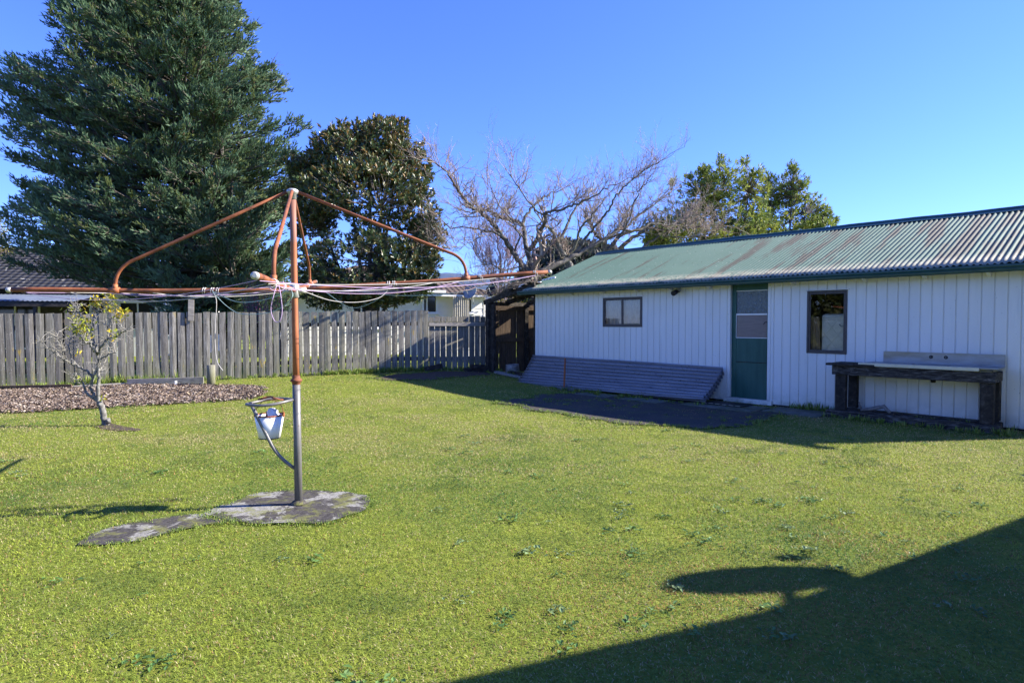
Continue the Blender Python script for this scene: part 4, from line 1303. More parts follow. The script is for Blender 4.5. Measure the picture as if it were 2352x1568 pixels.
    # ferns under the bench
    for (t, out, sc, lab) in ((T0 + 0.86, 0.36, 0.23, 'small green fern beside the driftwood under the sink bench'), (T0 + 1.78, 0.40, 0.17, 'small fern at the foot of the right bench legs')):
        mb = MB()
        for k in range(11):
            az = k * 2 * math.pi / 11 + rng.uniform(-.2, .2); ln = rng.uniform(0.7, 1.1) * sc
            pts = np.array([(math.cos(az) * ln * u, math.sin(az) * ln * u, ln * (0.9 * u - 0.62 * u * u)) for u in np.linspace(0, 1, 14)])
            for q in range(1, 13):
                dd = pts[q + 1] - pts[q]; sd_ = np.cross(dd, (0, 0, 1)); sd_ /= np.linalg.norm(sd_) + 1e-9
                for sg in (1, -1):
                    mb.leaves(pts[q][None], (sd_ * sg + dd / np.linalg.norm(dd) * 0.4)[None], np.array([[0, 0, 1.0]]), sc * 0.30 * (1 - q / 15), sc * 0.09, np.array([[0.05, 0.13, 0.035]]) * rng.uniform(0.7, 1.4), 0.1)
        o = mb.build('fern', MT['leaf'], None, shed_pt(t, out, 0.0))
        tag(o, lab, 'fern')


make_bench()


# ================================================================== lean-to at the shed's left end
def make_leanto():
    # local x: away from the shed along the front, local y: back along the gable
    WD, DP = 1.80, 1.55
    base = SH0
    r = thing('lean_to', 'dark timber lean-to with a ragged roof at the left end of the shed', 'lean-to', (base[0], base[1], 0), SROT)
    dt = MT['dark_timber']
    X = -WD
    for (px_, py_, h) in ((X, 0.0, 1.98), (-0.06, 0.10, 2.36), (-0.06, DP, 2.36)):
        mb = MB(); mb.box((px_ - 0.055, py_ - 0.055, -0.05), (px_ + 0.055, py_ + 0.055, h)); mb.build('post', dt, r, bevel=0.008)
    mb = MB(); mb.box((X + 0.06, 0.02, -0.05), (X + 0.20, 0.10, 1.95)); mb.build('post', dt, r, bevel=0.008)
    # boarded back, carried on along the line of the fence
    dvec = np.array([FD @ SU, FD @ SN]); nvec = np.array([-dvec[1], dvec[0]])
    w0 = np.array([-0.66, 16.93]) - SH0; w0 = np.array([w0 @ SU, w0 @ SN])
    pt = lambda s_, o_, z_: (*(w0 + dvec * s_ + nvec * o_), z_)
    bw = MB(); s_ = 0.0
    while s_ < 3.4:
        w = rng.uniform(0.13, 0.20)
        bw.beam(pt(s_ + w / 2, 0.0, 0.06 + rng.uniform(0, 0.05)), pt(s_ + w / 2, 0.0, 1.95 + rng.uniform(-.03, .02)), w, 0.02, (*nvec, 0))
        s_ += w + rng.choice([0.003, 0.006, 0.014])
    bw.build('back_boards', MT['brown_board'], r)
    for zr in (0.98, 1.86):
        mb = MB(); mb.beam(pt(0.0, -0.04, zr), pt(3.4, -0.04, zr), 0.05, 0.11); mb.build('rail', MT['brown_board'], r, bevel=0.005)
    for ss in (0.04, 1.12, 2.3):
        mb = MB(); mb.beam(pt(ss, -0.075, 0.0), pt(ss, -0.075, 1.98), 0.10, 0.09, (*nvec, 0)); mb.build('stud', dt, r)
    # roof framing and loose roofing boards with gaps
    for yy in (-0.02, 0.75, DP):
        mb = MB(); mb.beam((X - 0.14, yy, 2.00), (0.0, yy, 2.40), 0.05, 0.12); mb.build('rafter', dt, r)
    mb = MB(); mb.beam((X, 0.06, 1.97), (X, DP, 1.97), 0.08, 0.1); mb.build('beam', dt, r)
    rb = MB()
    for k in range(9):
        xx = X - 0.12 + k * 0.215
        zz = 2.07 + (xx - (X - 0.12)) * 0.215
        if k in (0, 1, 3, 4):
            continue
        if k in (2, 6):
            rb.beam((xx + 0.08, 0.6, zz), (xx + 0.08, DP, zz), 0.13, 0.02, (0.2, 0, 1)); continue
        rb.beam((xx + 0.09, -0.10 - rng.uniform(0, .12), zz), (xx + 0.09, DP + 0.1, zz + rng.normal(0, .01)), rng.uniform(0.14, 0.185), 0.022, (-0.21, 0, 1))
    rb.build('roof_boards', dt, r)
    # things on its roof
    q = lambda x, y, z: SH0 + SU * x + SN * y
    p = SH0 + SU * (-1.28) + SN * 0.5
    bp = MB()
    for k in range(330):
        a = np.array([rng.normal(-0.35, 0.12), rng.normal(0, 0.22), rng.uniform(-0.02, 0.12)])
        d = np.array([rng.uniform(0.6, 1.15), rng.normal(0, 0.12), rng.normal(0.22, 0.08)])
        mid_ = a + d * 0.5 + (0, 0, rng.uniform(0.02, 0.08))
        c = np.array([0.30, 0.265, 0.22]) * rng.uniform(0.5, 1.3)
        bp.tube([a, mid_, a + d], [0.004, 0.006, 0.004], 3, False, c)
    o = bp.build('brush_bundle', MT['twig'], None, (p[0], p[1], 2.15), SROT)
    tag(o, 'bundle of dry grey brushwood lying on the lean-to roof', 'brushwood')
    for (x, y, z, ln, drop, rz, lab) in ((-0.72, 0.15, 2.40, 0.62, 0.16, 0.25, 'white plastic spouting elbow on the lean-to roof, longer and further left'), (-0.30, 0.55, 2.53, 0.36, 0.10, 0.35, 'short white plastic spouting elbow on the lean-to roof next to the shed roof')):
        pp = SH0 + SU * x + SN * y
        mb = MB()
        mb.beam((0, 0, 0), (ln, 0, 0.06), 0.075, 0.06); mb.beam((0.02, 0, 0.0), (0.0, 0, -drop), 0.072, 0.085, (1, 0, 0))
        o = mb.build('spouting_piece', MT['white_plastic'], None, (pp[0], pp[1], z), SROT + rz, bevel=0.008)
        tag(o, lab, 'spouting', 'white spouting pieces on the lean-to roof')
    # inside and in front: log round, planks
    p = SH0 + SU * (-1.12) + SN * 0.28
    mb = MB(); mb.tube([(0, 0, 0.0), (0, 0, 0.12), (0.005, 0, 0.26), (0.01, 0.0, 0.34), (0.01, 0, 0.345)], [0.19, 0.185, 0.18, 0.175, 0.12], 18)
    o = mb.build('log_round', MT['log'], None, (p[0], p[1], 0.03), 0.0); o.rotation_euler = (0.0, -0.1, 0)
    tag(o, 'sawn grey log round standing inside the lean-to', 'log')
    for k, (x0, y0, x1, y1, z, lab) in enumerate(((-1.35, -0.12, -0.30, -0.10, 0.055, 'grey plank lying on the grass across the front of the lean-to'), (-0.95, 0.02, 0.10, -0.02, 0.10, 'dark plank stacked askew behind the grey plank by the iron sheets'),)):
        a = SH0 + SU * x0 + SN * y0; b = SH0 + SU * x1 + SN * y1
        g = float(gh(a[0], a[1]))
        mid_ = np.array([(a[0] + b[0]) / 2, (a[1] + b[1]) / 2, 0])
        mb = MB(); mb.beam(np.array([a[0], a[1], g + z]) - mid_, np.array([b[0], b[1], z + 0.03]) - mid_, 0.14, 0.06)
        o = mb.build('plank', MT['grey_plank' if k == 0 else 'dark_timber'], None, mid_, bevel=0.006)
        tag(o, lab, 'plank', 'planks on the ground by the lean-to')
    for k, (x0, y0, x1, y1, z, h, lab) in enumerate(((1065, 853, 1122, 852, 0.0, 0.10, 'lower black timber baulk at the foot of the low fence'), (1082, 846, 1122, 845, 0.10, 0.10, 'upper black timber baulk resting on the lower one by the low fence'), (975, 857, 1016, 848, 0.0, 0.12, 'tilted black timber offcut between the tall and low fences'))):
        a = at(x0, y0, 16.15 if k < 2 else 15.9); b = at(x1, y1, 16.35 if k < 2 else 16.0)
        for q_ in (a, b): q_[2] = float(gh(q_[0], q_[1])) + z + h / 2
        if k == 2: b[2] += 0.09
        mid_ = (a + b) / 2; mid_[2] = 0
        mb = MB(); mb.beam(a - mid_, b - mid_, 0.14, h); o = mb.build('timber_baulk', MT['dark_timber'], None, mid_, bevel=0.008)
        tag(o, lab, 'timber baulk', 'dark timbers by the low fence')


make_leanto()

# ================================================================== rotary clothesline
def bez(p0, p1, p2, n=10):
    t = np.linspace(0, 1, n)[:, None]
    return (1 - t) ** 2 * np.asarray(p0) + 2 * t * (1 - t) * np.asarray(p1) + t * t * np.asarray(p2)


def make_clothesline():
    B = gnd(686, 1160)
    r = thing('rotary_clothesline', 'rusty four-armed rotary clothesline on a grey post in the middle of the lawn', 'clothesline', (B[0], B[1], 0))
    O = np.array([B[0], B[1], 0.0])
    topz = at(680, 440, B[1])[2]; hubz = at(683, 668, B[1])[2]; colz = at(684, 874, B[1])[2]; ringz = at(684, 921, B[1])[2]
    lean = -0.022      # the mast leans a little left at the top
    ax = lambda z: np.array([lean * z / topz, 0.0, z])
    mb = MB(); mb.tube([ax(0.0), ax(0.5), ax(colz)], [0.0305, 0.030, 0.030], 20); mb.build('lower_post', MT['galv_pipe'], r)
    mb = MB()
    for k in range(14):
        a = rng.uniform(0, 6.28); rr = rng.uniform(0.02, 0.05)
    mb.lathe([(0.062, 0.018), (0.052, 0.032), (0.031, 0.045)], 18); mb.build('mortar_collar', MT['concrete'], r)
    mb = MB(); mb.tube([ax(colz - 0.02), ax(1.4), ax(hubz), ax(2.1), ax(topz - 0.05)], 0.0245, 20); mb.build('mast', MT['rust_grey'], r)
    mb = MB(); mb.lathe([(0.025, 0.045), (0.030, 0.04), (0.031, 0.015), (0.044, 0.012), (0.045, -0.004), (0.033, -0.012), (0.0305, -0.03)], 20, ax(colz)); mb.build('collar', MT['rust'], r)
    # head fitting and hub
    mb = MB(); mb.lathe([(0.0, 0.022), (0.028, 0.020), (0.045, 0.008), (0.045, -0.012), (0.030, -0.02), (0.030, -0.06), (0.025, -0.062)], 18, ax(topz))
    mb.build('head_cap', MT['alloy'], r)
    mb = MB(); mb.lathe([(0.026, 0.05), (0.034, 0.045), (0.036, 0.0), (0.036, -0.05), (0.026, -0.055)], 18, ax(hubz))
    mb.build('hub', MT['alloy'], r)
    ends = {'near': at(586, 633, 2.87), 'far': at(725, 647, 6.85), 'left': at(21, 666, 4.38), 'right': at(1262, 625, 5.36)}
    H = ax(hubz)
    order = ['near', 'left', 'far', 'right']
    for nm in order:
        E = ends[nm] - O
        d = (E - H) / np.linalg.norm(E - H)
        mb = MB()
        pts = np.array([H + d * 0.03 + (E - H - d * 0.03) * u for u in np.linspace(0, 1, 12)])
        pts[:, 2] += 0.004 * np.sin(np.linspace(0, 9, 12))
        mb.tube(pts, 0.0175, 14)
        arm = mb.build('arm', MT['rust'], r)
        mb = MB(); mb.tube([E - d * 0.015, E + d * 0.012, E + d * 0.02], [0.0195, 0.0195, 0.010], 14); mb.build('end_cap', MT['alloy'], arm)
        # strut from the head down to a clamp two thirds out
        A = H + (E - H) * 0.65
        T = ax(topz) + np.array([d[0], d[1], 0]) * 0.03
        up = A + np.array([0, 0, 0.16])
        dirT = (up - T); dirT /= np.linalg.norm(dirT)
        s1 = up - dirT * 0.16
        curve = bez(s1, up + np.array([0, 0, 0.015]), A + np.array([0, 0, 0.02]), 10)
        mb = MB(); mb.tube(np.concatenate([[T], [T + (s1 - T) * 0.5], curve]), 0.0125, 12); st = mb.build('strut', MT['rust'], r)
        mb = MB(); mb.tube([A - d * 0.03, A + d * 0.03], 0.023, 12); mb.tube([A, A + np.array([0, 0, 0.045])], 0.018, 10); mb.build('clamp', MT['rust_grey'], st)
        sk = MB(); sk.tube([H, H + d * 0.09], 0.024, 14); sk.build('socket', MT['alloy'], r)
    # lines strung between neighbouring arms
    fr = [0.36, 0.52, 0.66, 0.80, 0.95]
    pairs = list(zip(order, order[1:] + order[:1]))
    mats = ['line_lilac', 'line_white', 'line_lilac', 'line_white', 'line_lilac']
    for (a, b) in pairs:
        for k, f_ in enumerate(fr):
            if rng.random() < 0.10:
                continue
            A = H + (ends[a] - O - H) * (f_ + rng.normal(0, 0.012)); Bp = H + (ends[b] - O - H) * (f_ + rng.normal(0, 0.02))
            A = A - (0, 0, 0.017); Bp = Bp - (0, 0, 0.017)
            sag = rng.uniform(0.02, 0.085) * np.linalg.norm(A - Bp) / 2
            u = np.linspace(0, 1, 18)
            pts = A + (Bp - A) * u[:, None]; pts[:, 2] -= sag * 4 * u * (1 - u)
            mb = MB(); mb.tube(pts, 0.0021, 5, False)
            for e in (A, Bp):
                mb.lathe([(0.019, -0.004), (0.0215, 0.0), (0.019, 0.004)], 10, (0, 0, 0)) if False else None
            mb.build('washing_line', MT[mats[k]], r)
    # knots of line wound round the arms
    for nm, us in (('near', (0.42, 0.62, 0.66)), ('left', (0.28, 0.30, 0.33)), ('right', (0.34, 0.36, 0.70, 0.93)), ('far', (0.5, 0.7))):
        E = ends[nm] - O; d = (E - H) / np.linalg.norm(E - H)
        side = np.cross(d, (0, 0, 1)); side /= np.linalg.norm(side); up = np.cross(side, d)
        for u0 in us:
            mb = MB(); th = np.linspace(0, 4 * math.pi, 26)
            pts = H + (E - H) * u0 + np.outer(np.cos(th) * 0.021, side) + np.outer(np.sin(th) * 0.021, up) + np.outer(th / (4 * math.pi) * 0.03, d)
            mb.tube(pts, 0.0035, 5); mb.build('line_knot', MT['line_white'], r)
    # slack and dangling ends
    def slack(pts, mat, rad=0.0024, Y=None):
        P = np.array([at(x, y, Yv) - O for x, y, Yv in pts])
        n = len(P); t = np.linspace(0, n - 1, (n - 1) * 7 + 1); out = []
        for q in t:                                        # Catmull-Rom through the points
            i = min(int(q), n - 2); f = q - i
            p0, p1, p2, p3 = P[max(i - 1, 0)], P[i], P[i + 1], P[min(i + 2, n - 1)]
            out.append(0.5 * ((2 * p1) + (p2 - p0) * f + (2 * p0 - 5 * p1 + 4 * p2 - p3) * f * f + (3 * p1 - p0 - 3 * p2 + p3) * f ** 3))
        mb = MB(); mb.tube(out, rad, 5, False); mb.build('slack_line', MT[mat], r)
    slack([(487, 668, 4.62), (497, 690, 4.60), (495, 740, 4.6), (494, 790, 4.6), (499, 830, 4.6), (512, 851, 4.6)], 'line_white')
    slack([(487, 668, 4.62), (515, 698, 4.5), (545, 718, 4.35), (580, 722, 4.2), (625, 716, 4.0), (655, 700, 3.9), (672, 680, 3.85), (668, 664, 3.95)], 'line_green')
    slack([(487, 668, 4.62), (540, 692, 4.4), (590, 692, 4.2), (640, 678, 4.0), (664, 662, 3.95)], 'line_green', 0.0025)
    slack([(637, 650, 3.55), (628, 680, 3.5), (622, 710, 3.5), (630, 736, 3.5), (642, 738, 3.5), (648, 715, 3.5), (645, 680, 3.5), (640, 652, 3.55)], 'line_lilac')
    slack([(628, 648, 3.5), (620, 662, 3.5), (634, 668, 3.52), (652, 664, 3.55), (650, 645, 3.55)], 'line_lilac')
    slack([(664, 660, 3.95), (700, 670, 4.3), (760, 690, 4.6), (820, 694, 4.8), (870, 684, 4.95), (890, 668, 5.0)], 'line_white')
    slack([(722, 652, 6.2), (750, 672, 5.9), (790, 700, 5.6), (818, 707, 5.4), (850, 697, 5.2), (872, 684, 5.1), (890, 665, 5.0)], 'line_green')
    slack([(725, 650, 6.5), (790, 664, 6.1), (900, 678, 5.7), (1020, 675, 5.5), (1140, 655, 5.4), (1225, 632, 5.36)], 'line_green', 0.0025)
    slack([(715, 655, 6.0), (760, 668, 5.6), (830, 668, 5.3), (905, 650, 5.1)], 'line_lilac', 0.0025)

    # peg-bucket ring and its stay
    dirr = np.array([-0.97, -0.24]); dirr /= np.linalg.norm(dirr); prp = np.array([-dirr[1], dirr[0]])
    rr = 0.170
    C = np.array([dirr[0] * (rr + 0.028), dirr[1] * (rr + 0.028), ringz]) + ax(ringz) * [1, 1, 0]
    th = np.linspace(0, 2 * math.pi, 41)
    ring = C + np.outer(np.cos(th) * rr, [*dirr, 0]) + np.outer(np.sin(th) * rr, [*prp, 0])
    ring[:, 2] += 0.012 * np.cos(th) * -1 + 0.004 * np.sin(3 * th)
    mb = MB(); mb.tube(ring, 0.0115, 10, False); mb.build('bucket_ring', MT['galv_pipe'], r)
    tip = C + np.array([*dirr, 0]) * (rr - 0.03) + (0, 0, -0.012)
    low = ax(0.30) + np.array([*dirr, 0]) * 0.025
    mid_ = ax(0.43) + np.array([*dirr, 0]) * 0.165
    mb = MB(); mb.tube(np.concatenate([[tip, tip * 0.6 + mid_ * 0.4], bez(tip * 0.25 + mid_ * 0.75, mid_ * 0.9 + low * 0.1 + (0, 0, -0.03), low, 9)]), 0.0135, 10)
    mb.build('ring_stay', MT['galv_pipe'], r)
    # hook that carries the bucket
    hk = C + np.array([0.03, 0.07, 0.0]); hook_pts = []
    mb = MB(); th = np.linspace(0, 1, 14)
    P = C + np.array([-0.05, 0.02, 0.016]) + np.stack([th * 0.2 - 0.05, 0.05 * np.sin(th * 6), 0.02 * np.sin(th * math.pi)], 1)
    mb.tube(P, 0.007, 7); mb.tube(P[::-1] * [1, 1, 1] + [0.0, 0.03, -0.004], 0.006, 7)
    o = mb.build('carrying_strap', MT['rust'], None, O)
    tag(o, 'rusty looped strap lying across the ring over the bucket', 'strap')

    # white enamel bucket
    bz = at(620, 1006, B[1])[2]; tz = at(620, 953, B[1])[2]
    bc = at(619, 980, B[1] + 0.03); hh = tz - bz
    bk = thing('bucket', 'chipped white enamel bucket hanging below the ring on the clothesline post', 'bucket', (bc[0], bc[1], bz))
    R1, R0 = 0.112, 0.082
    mb = MB(); mb.lathe([(0.0, 0.006), (R0 - 0.003, 0.006), (R1 - 0.003, hh - 0.004), (R1, hh - 0.004), (R0, 0.0), (0.0, 0.0)], 36); mb.build('body', MT['enamel'], bk)
    mb = MB(); mb.lathe([(R1 - 0.004, hh - 0.006), (R1 - 0.004, hh + 0.003), (R1 + 0.004, hh + 0.003), (R1 + 0.004, hh - 0.006)], 36); mb.build('rim', MT['rust'], bk)
    mb = MB(); mb.lathe([(R0 + 0.002, 0.004), (R0 + 0.002, -0.003), (R0 - 0.004, -0.003)], 36); mb.build('foot_rim', MT['dark_timber'], bk)
    th = np.linspace(0, math.pi, 17); hp = ringz - bz + 0.006
    mb = MB(); mb.tube(np.stack([np.cos(th) * R1 * 0.99, 0.02 * np.sin(th), hh - 0.01 + np.sin(th) ** 0.8 * (hp - hh + 0.01)], 1), 0.0028, 6); mb.build('handle', MT['rust'], bk)
    mb = MB()
    for sg in (1, -1):
        mb.box((sg * R1 - 0.006, -0.010, hh - 0.018), (sg * R1 + 0.006, 0.010, hh + 0.020))
    mb.build('handle_lug', MT['rust'], bk)
    # contents
    mb = MB(); mb.box((-0.045, -0.006, 0), (0.055, 0.006, 0.15)); o = mb.build('wooden_board', MT['timber_tan'], None, (bc[0] - 0.025, bc[1] + 0.03, bz + 0.06), 0.1)
    o.rotation_euler = (0.15, 0.30, 0.1); tag(o, 'small orange-tan board standing in the bucket', 'board')
    mb = MB(); n = 18
    th = np.linspace(0, math.pi, 9); ph = np.linspace(0, 2 * math.pi, n, endpoint=False)
    v = []
    for t in th:
        for f in ph:
            k = 0.042 * (1 + 0.28 * math.sin(3 * f + 4 * t) * math.sin(t) + 0.12 * math.sin(7 * f))
            v.append((k * math.sin(t) * math.cos(f), k * math.sin(t) * math.sin(f), k * 1.2 * math.cos(t)))
    f = [(a * n + q, a * n + (q + 1) % n, (a + 1) * n + (q + 1) % n, (a + 1) * n + q) for a in range(8) for q in range(n)]
    mb.add(v, [list(x) for x in f], None, True)
    o = mb.build('rag', MT['cotton'], None, (bc[0] + 0.035, bc[1] - 0.02, bz + hh + 0.002)); tag(o, 'crumpled white rag on top of the bucket contents', 'rag')


make_clothesline()


# ================================================================== woody growth helpers
def wander(p, d, L, n, bend, up):
    pts = [np.array(p, float)]; d = np.array(d, float)
    for _ in range(n):
        d = d + rng.normal(0, bend, 3) + np.array([0, 0, up]); d /= np.linalg.norm(d)
        pts.append(pts[-1] + d * L / n)
    return np.array(pts), d


def spline(P, k=5):
    P = np.asarray(P, float); n = len(P); out = []
    for q in np.linspace(0, n - 1, (n - 1) * k + 1):
        i = min(int(q), n - 2); f = q - i
        p0, p1, p2, p3 = P[max(i - 1, 0)], P[i], P[i + 1], P[min(i + 2, n - 1)]
        out.append(0.5 * ((2 * p1) + (p2 - p0) * f + (2 * p0 - 5 * p1 + 4 * p2 - p3) * f * f + (3 * p1 - p0 - 3 * p2 + p3) * f ** 3))
    return np.array(out)


def jitter_dirs(D, s):
    D = D + rng.normal(0, s, D.shape)
    return D / np.linalg.norm(D, axis=1)[:, None]


# ------------------------------------------------------------------ big conifer
def make_conifer():
    Yc = 19.6
    bx = at(455, 700, Yc)
    O = np.array([bx[0], Yc, 0.0])
    cx = at(360, 300, Yc)[0] - O[0]              # the crown leans left of the trunk
    r = thing('conifer_tree', 'huge blue-green conifer towering over the fence on the left', 'tree', O)
    # crown half-width against height, from the silhouette
    sil = [(-260, 330, 372), (-160, 262, 430), (-70, 195, 500), (0, 150, 548), (60, 132, 585), (105, 118, 600), (135, 40, 612), (170, 8, 632), (220, 5, 655), (300, 14, 695), (360, 34, 712), (410, 52, 715), (450, 62, 705), (500, 12, 695), (560, 4, 690), (620, 40, 690), (680, 100, 660), (720, 160, 640)]
    zs = np.array([EYE + (742 - y) / F * Yc for y, a_, b_ in sil])[::-1]
    xl = np.array([(a_ - 1176) / F * Yc - O[0] for y, a_, b_ in sil])[::-1]; xr = np.array([(b_ - 1176) / F * Yc - O[0] for y, a_, b_ in sil])[::-1]
    Rs = (xr - xl) / 2 * 0.93; Cs = (xl + xr) / 2
    tk = MB()
    def stem(x0, y0, x1, y1, top, r0):
        P = spline([(x0, y0, -0.1), (x0 * 0.9 + x1 * 0.1, y0, top * 0.25), (x0 * 0.5 + x1 * 0.5, (y0 + y1) / 2, top * 0.6), (x1, y1, top)], 5)
        tk.tube(P, np.linspace(r0, 0.02, len(P)), 10)
        return P
    stems = [stem(0, 0, cx * 0.8, 0, 15.0, 0.30), stem(0.75, 0.3, 0.6, 0.4, 10.0, 0.20), stem(-0.5, -0.2, -1.6, -0.6, 10.0, 0.18), stem(1.25, -0.3, 1.5, -0.8, 6.5, 0.16)]
    bm = MB(); nb = 0
    SP, SDn, SC, SLn = [], [], [], []
    sy = np.array([q_[0] for q_ in sil]); sa = np.array([q_[1] for q_ in sil]); sb = np.array([q_[2] for q_ in sil])

    def inside(P, soft):
        W = P + O
        u = W[:, 0] / W[:, 1] * F + 1176; v = 742 - (W[:, 2] - EYE) / W[:, 1] * F
        nz = (fbm(v / 26.0, u * 0 + P[:, 1] * 0.3, 3) - 0.5) * 90 * (1 if soft else 0)
        return (u > np.interp(v, sy, sa) - 8 + nz * 0.8 - soft * 6) & (u < np.interp(v, sy, sb) + 8 + nz * 0.8 + soft * 6)
    for k in range(1050):
        z = 1.5 + (zs[-1] - 1.7) * (rng.random() ** 1.08)
        az = rng.uniform(0, 2 * math.pi)
        if z < 3.1 and math.cos(az) < 0.25:
            continue
        Rz = np.interp(z, zs, Rs); cz = np.interp(z, zs, Cs)
        S = stems[rng.choice([0] + [q for q in (1, 2, 3) if stems[q][-1, 2] > z + 1.0])]
        z0 = max(0.9, z - rng.uniform(0.0, 0.9) * Rz * 0.35)
        i = int(np.argmin(np.abs(S[:, 2] - z0)))
        p0 = S[i]
        lump = np.clip(0.48 + 0.95 * (fbm(np.array([az * 1.6 + 3]), np.array([z * 0.9]), 3)[0]) + rng.uniform(-0.12, 0.12), 0.5, 1.10)
        tip = np.array([cz + math.cos(az) * Rz * lump, math.sin(az) * Rz * lump * 0.66, z + rng.uniform(-0.2, 0.3)])
        if not inside(tip[None], 0.0)[0]:
            continue
        c1 = p0 + (tip - p0) * 0.55 + (0, 0, -0.10 * Rz)
        P = bez(p0, c1, tip, 9)
        bm.tube(P, np.linspace(0.05, 0.008, 9), 4, False, np.array([0.10, 0.09, 0.078]))
        L = np.linalg.norm(tip - p0)
        out = (tip - p0) / L
        sidev = np.cross(out, (0, 0, 1)); sidev /= np.linalg.norm(sidev) + 1e-9
        bh = rng.random()
        for q in range(int(8 + 6 * L)):
            u = 1 - 0.80 * rng.random() ** 1.5
            b = P[0] * (1 - u) ** 2 + 2 * u * (1 - u) * c1 + u * u * tip
            sg = rng.choice((-1, 1))
            ln = rng.uniform(0.30, 0.80) * (1.25 - 0.55 * u)
            dd = out * rng.uniform(0.5, 1.1) + sidev * sg * rng.uniform(0.1, 1.0) + np.array([0, 0, rng.uniform(-0.30, 0.75)])
            dd /= np.linalg.norm(dd)
            bm.tube([b, b + dd * ln * 0.95], [0.009, 0.004], 3, False, np.array([0.15, 0.13, 0.11]))
            m = max(6, int(ln * 30))
            t = rng.uniform(0.05, 1.0, m)
            SP.append(b + dd * (ln * t)[:, None] + rng.normal(0, 0.032, (m, 3)))
            SDn.append(jitter_dirs(np.tile(dd * 0.9 + np.array([0, 0, 0.45]), (m, 1)), 0.33))
            hue = np.clip(0.6 * bh + 0.4 * rng.random() + rng.normal(0, 0.15), 0, 1)
            col = np.array([0.065, 0.12, 0.058]) * (1 - hue) + np.array([0.19, 0.285, 0.165]) * hue
            if rng.random() < 0.16: col = np.array([0.16, 0.20, 0.075])
            SC.append(col[None] * rng.uniform(0.65, 1.4, (m, 1)))
            SLn.append(rng.uniform(0.10, 0.19, m))
    P = np.concatenate(SP); D = np.concatenate(SDn); C = np.concatenate(SC); L = np.concatenate(SLn)
    k = (P[:, 2] > 1.0) & (inside(P, 1.0) | (rng.random(len(P)) < 0.03))
    P, D, C, L = P[k], D[k], C[k], L[k]
    nm = MB()
    A = np.cross(D, rng.normal(0, 1, P.shape)); A /= np.linalg.norm(A, axis=1)[:, None]
    B2 = np.cross(D, A)
    for j in range(2):
        a = j * math.pi / 2
        N = A * math.cos(a) + B2 * math.sin(a)
        nm.leaves(P, D, N, L, 0.036, C, 0.05, 0.5)
    # small brown cones
    kk = rng.choice(len(P), 2600, replace=False); kk = kk[P[kk][:, 2] > 4]
    nm.leaves(P[kk], np.tile([0.0, 0.0, -1.0], (len(kk), 1)) + rng.normal(0, 0.2, (len(kk), 3)), A[kk], 0.10, 0.045, np.array([[0.16, 0.095, 0.055]]) * rng.uniform(0.6, 1.3, (len(kk), 1)), 0.3)
    print('conifer sprigs', len(P))
    tk.build('trunk', MT['bark'], r)
    bm.build('branches', MT['twig'], r)
    nm.build('crown', MT['needle'], r)


make_conifer()


# ------------------------------------------------------------------ glossy evergreen with bronze tips
def lumpy_points(blobs, n, shell=0.55):
    """points in the outer part of a union of ellipsoids (cx,cy,cz,rx,ry,rz)"""
    out = []; nrm = []
    vol = np.array([b[3] * b[4] * b[5] for b in blobs]) ** 0.67; vol /= vol.sum()
    for b, w in zip(blobs, vol):
        m = int(n * w)
        d = rng.normal(0, 1, (m, 3)); d /= np.linalg.norm(d, axis=1)[:, None]
        rr = shell + (1 - shell) * rng.random(m) ** 0.6
        rr *= 0.84 + 0.36 * fbm(d[:, 0] * 2.3 + b[0] * 3 + 9, d[:, 2] * 2.3 + d[:, 1] * 1.7 + b[2], 3)
        out.append(np.array(b[:3]) + d * rr[:, None] * np.array(b[3:]))
        nrm.append(d)
    return np.concatenate(out), np.concatenate(nrm)


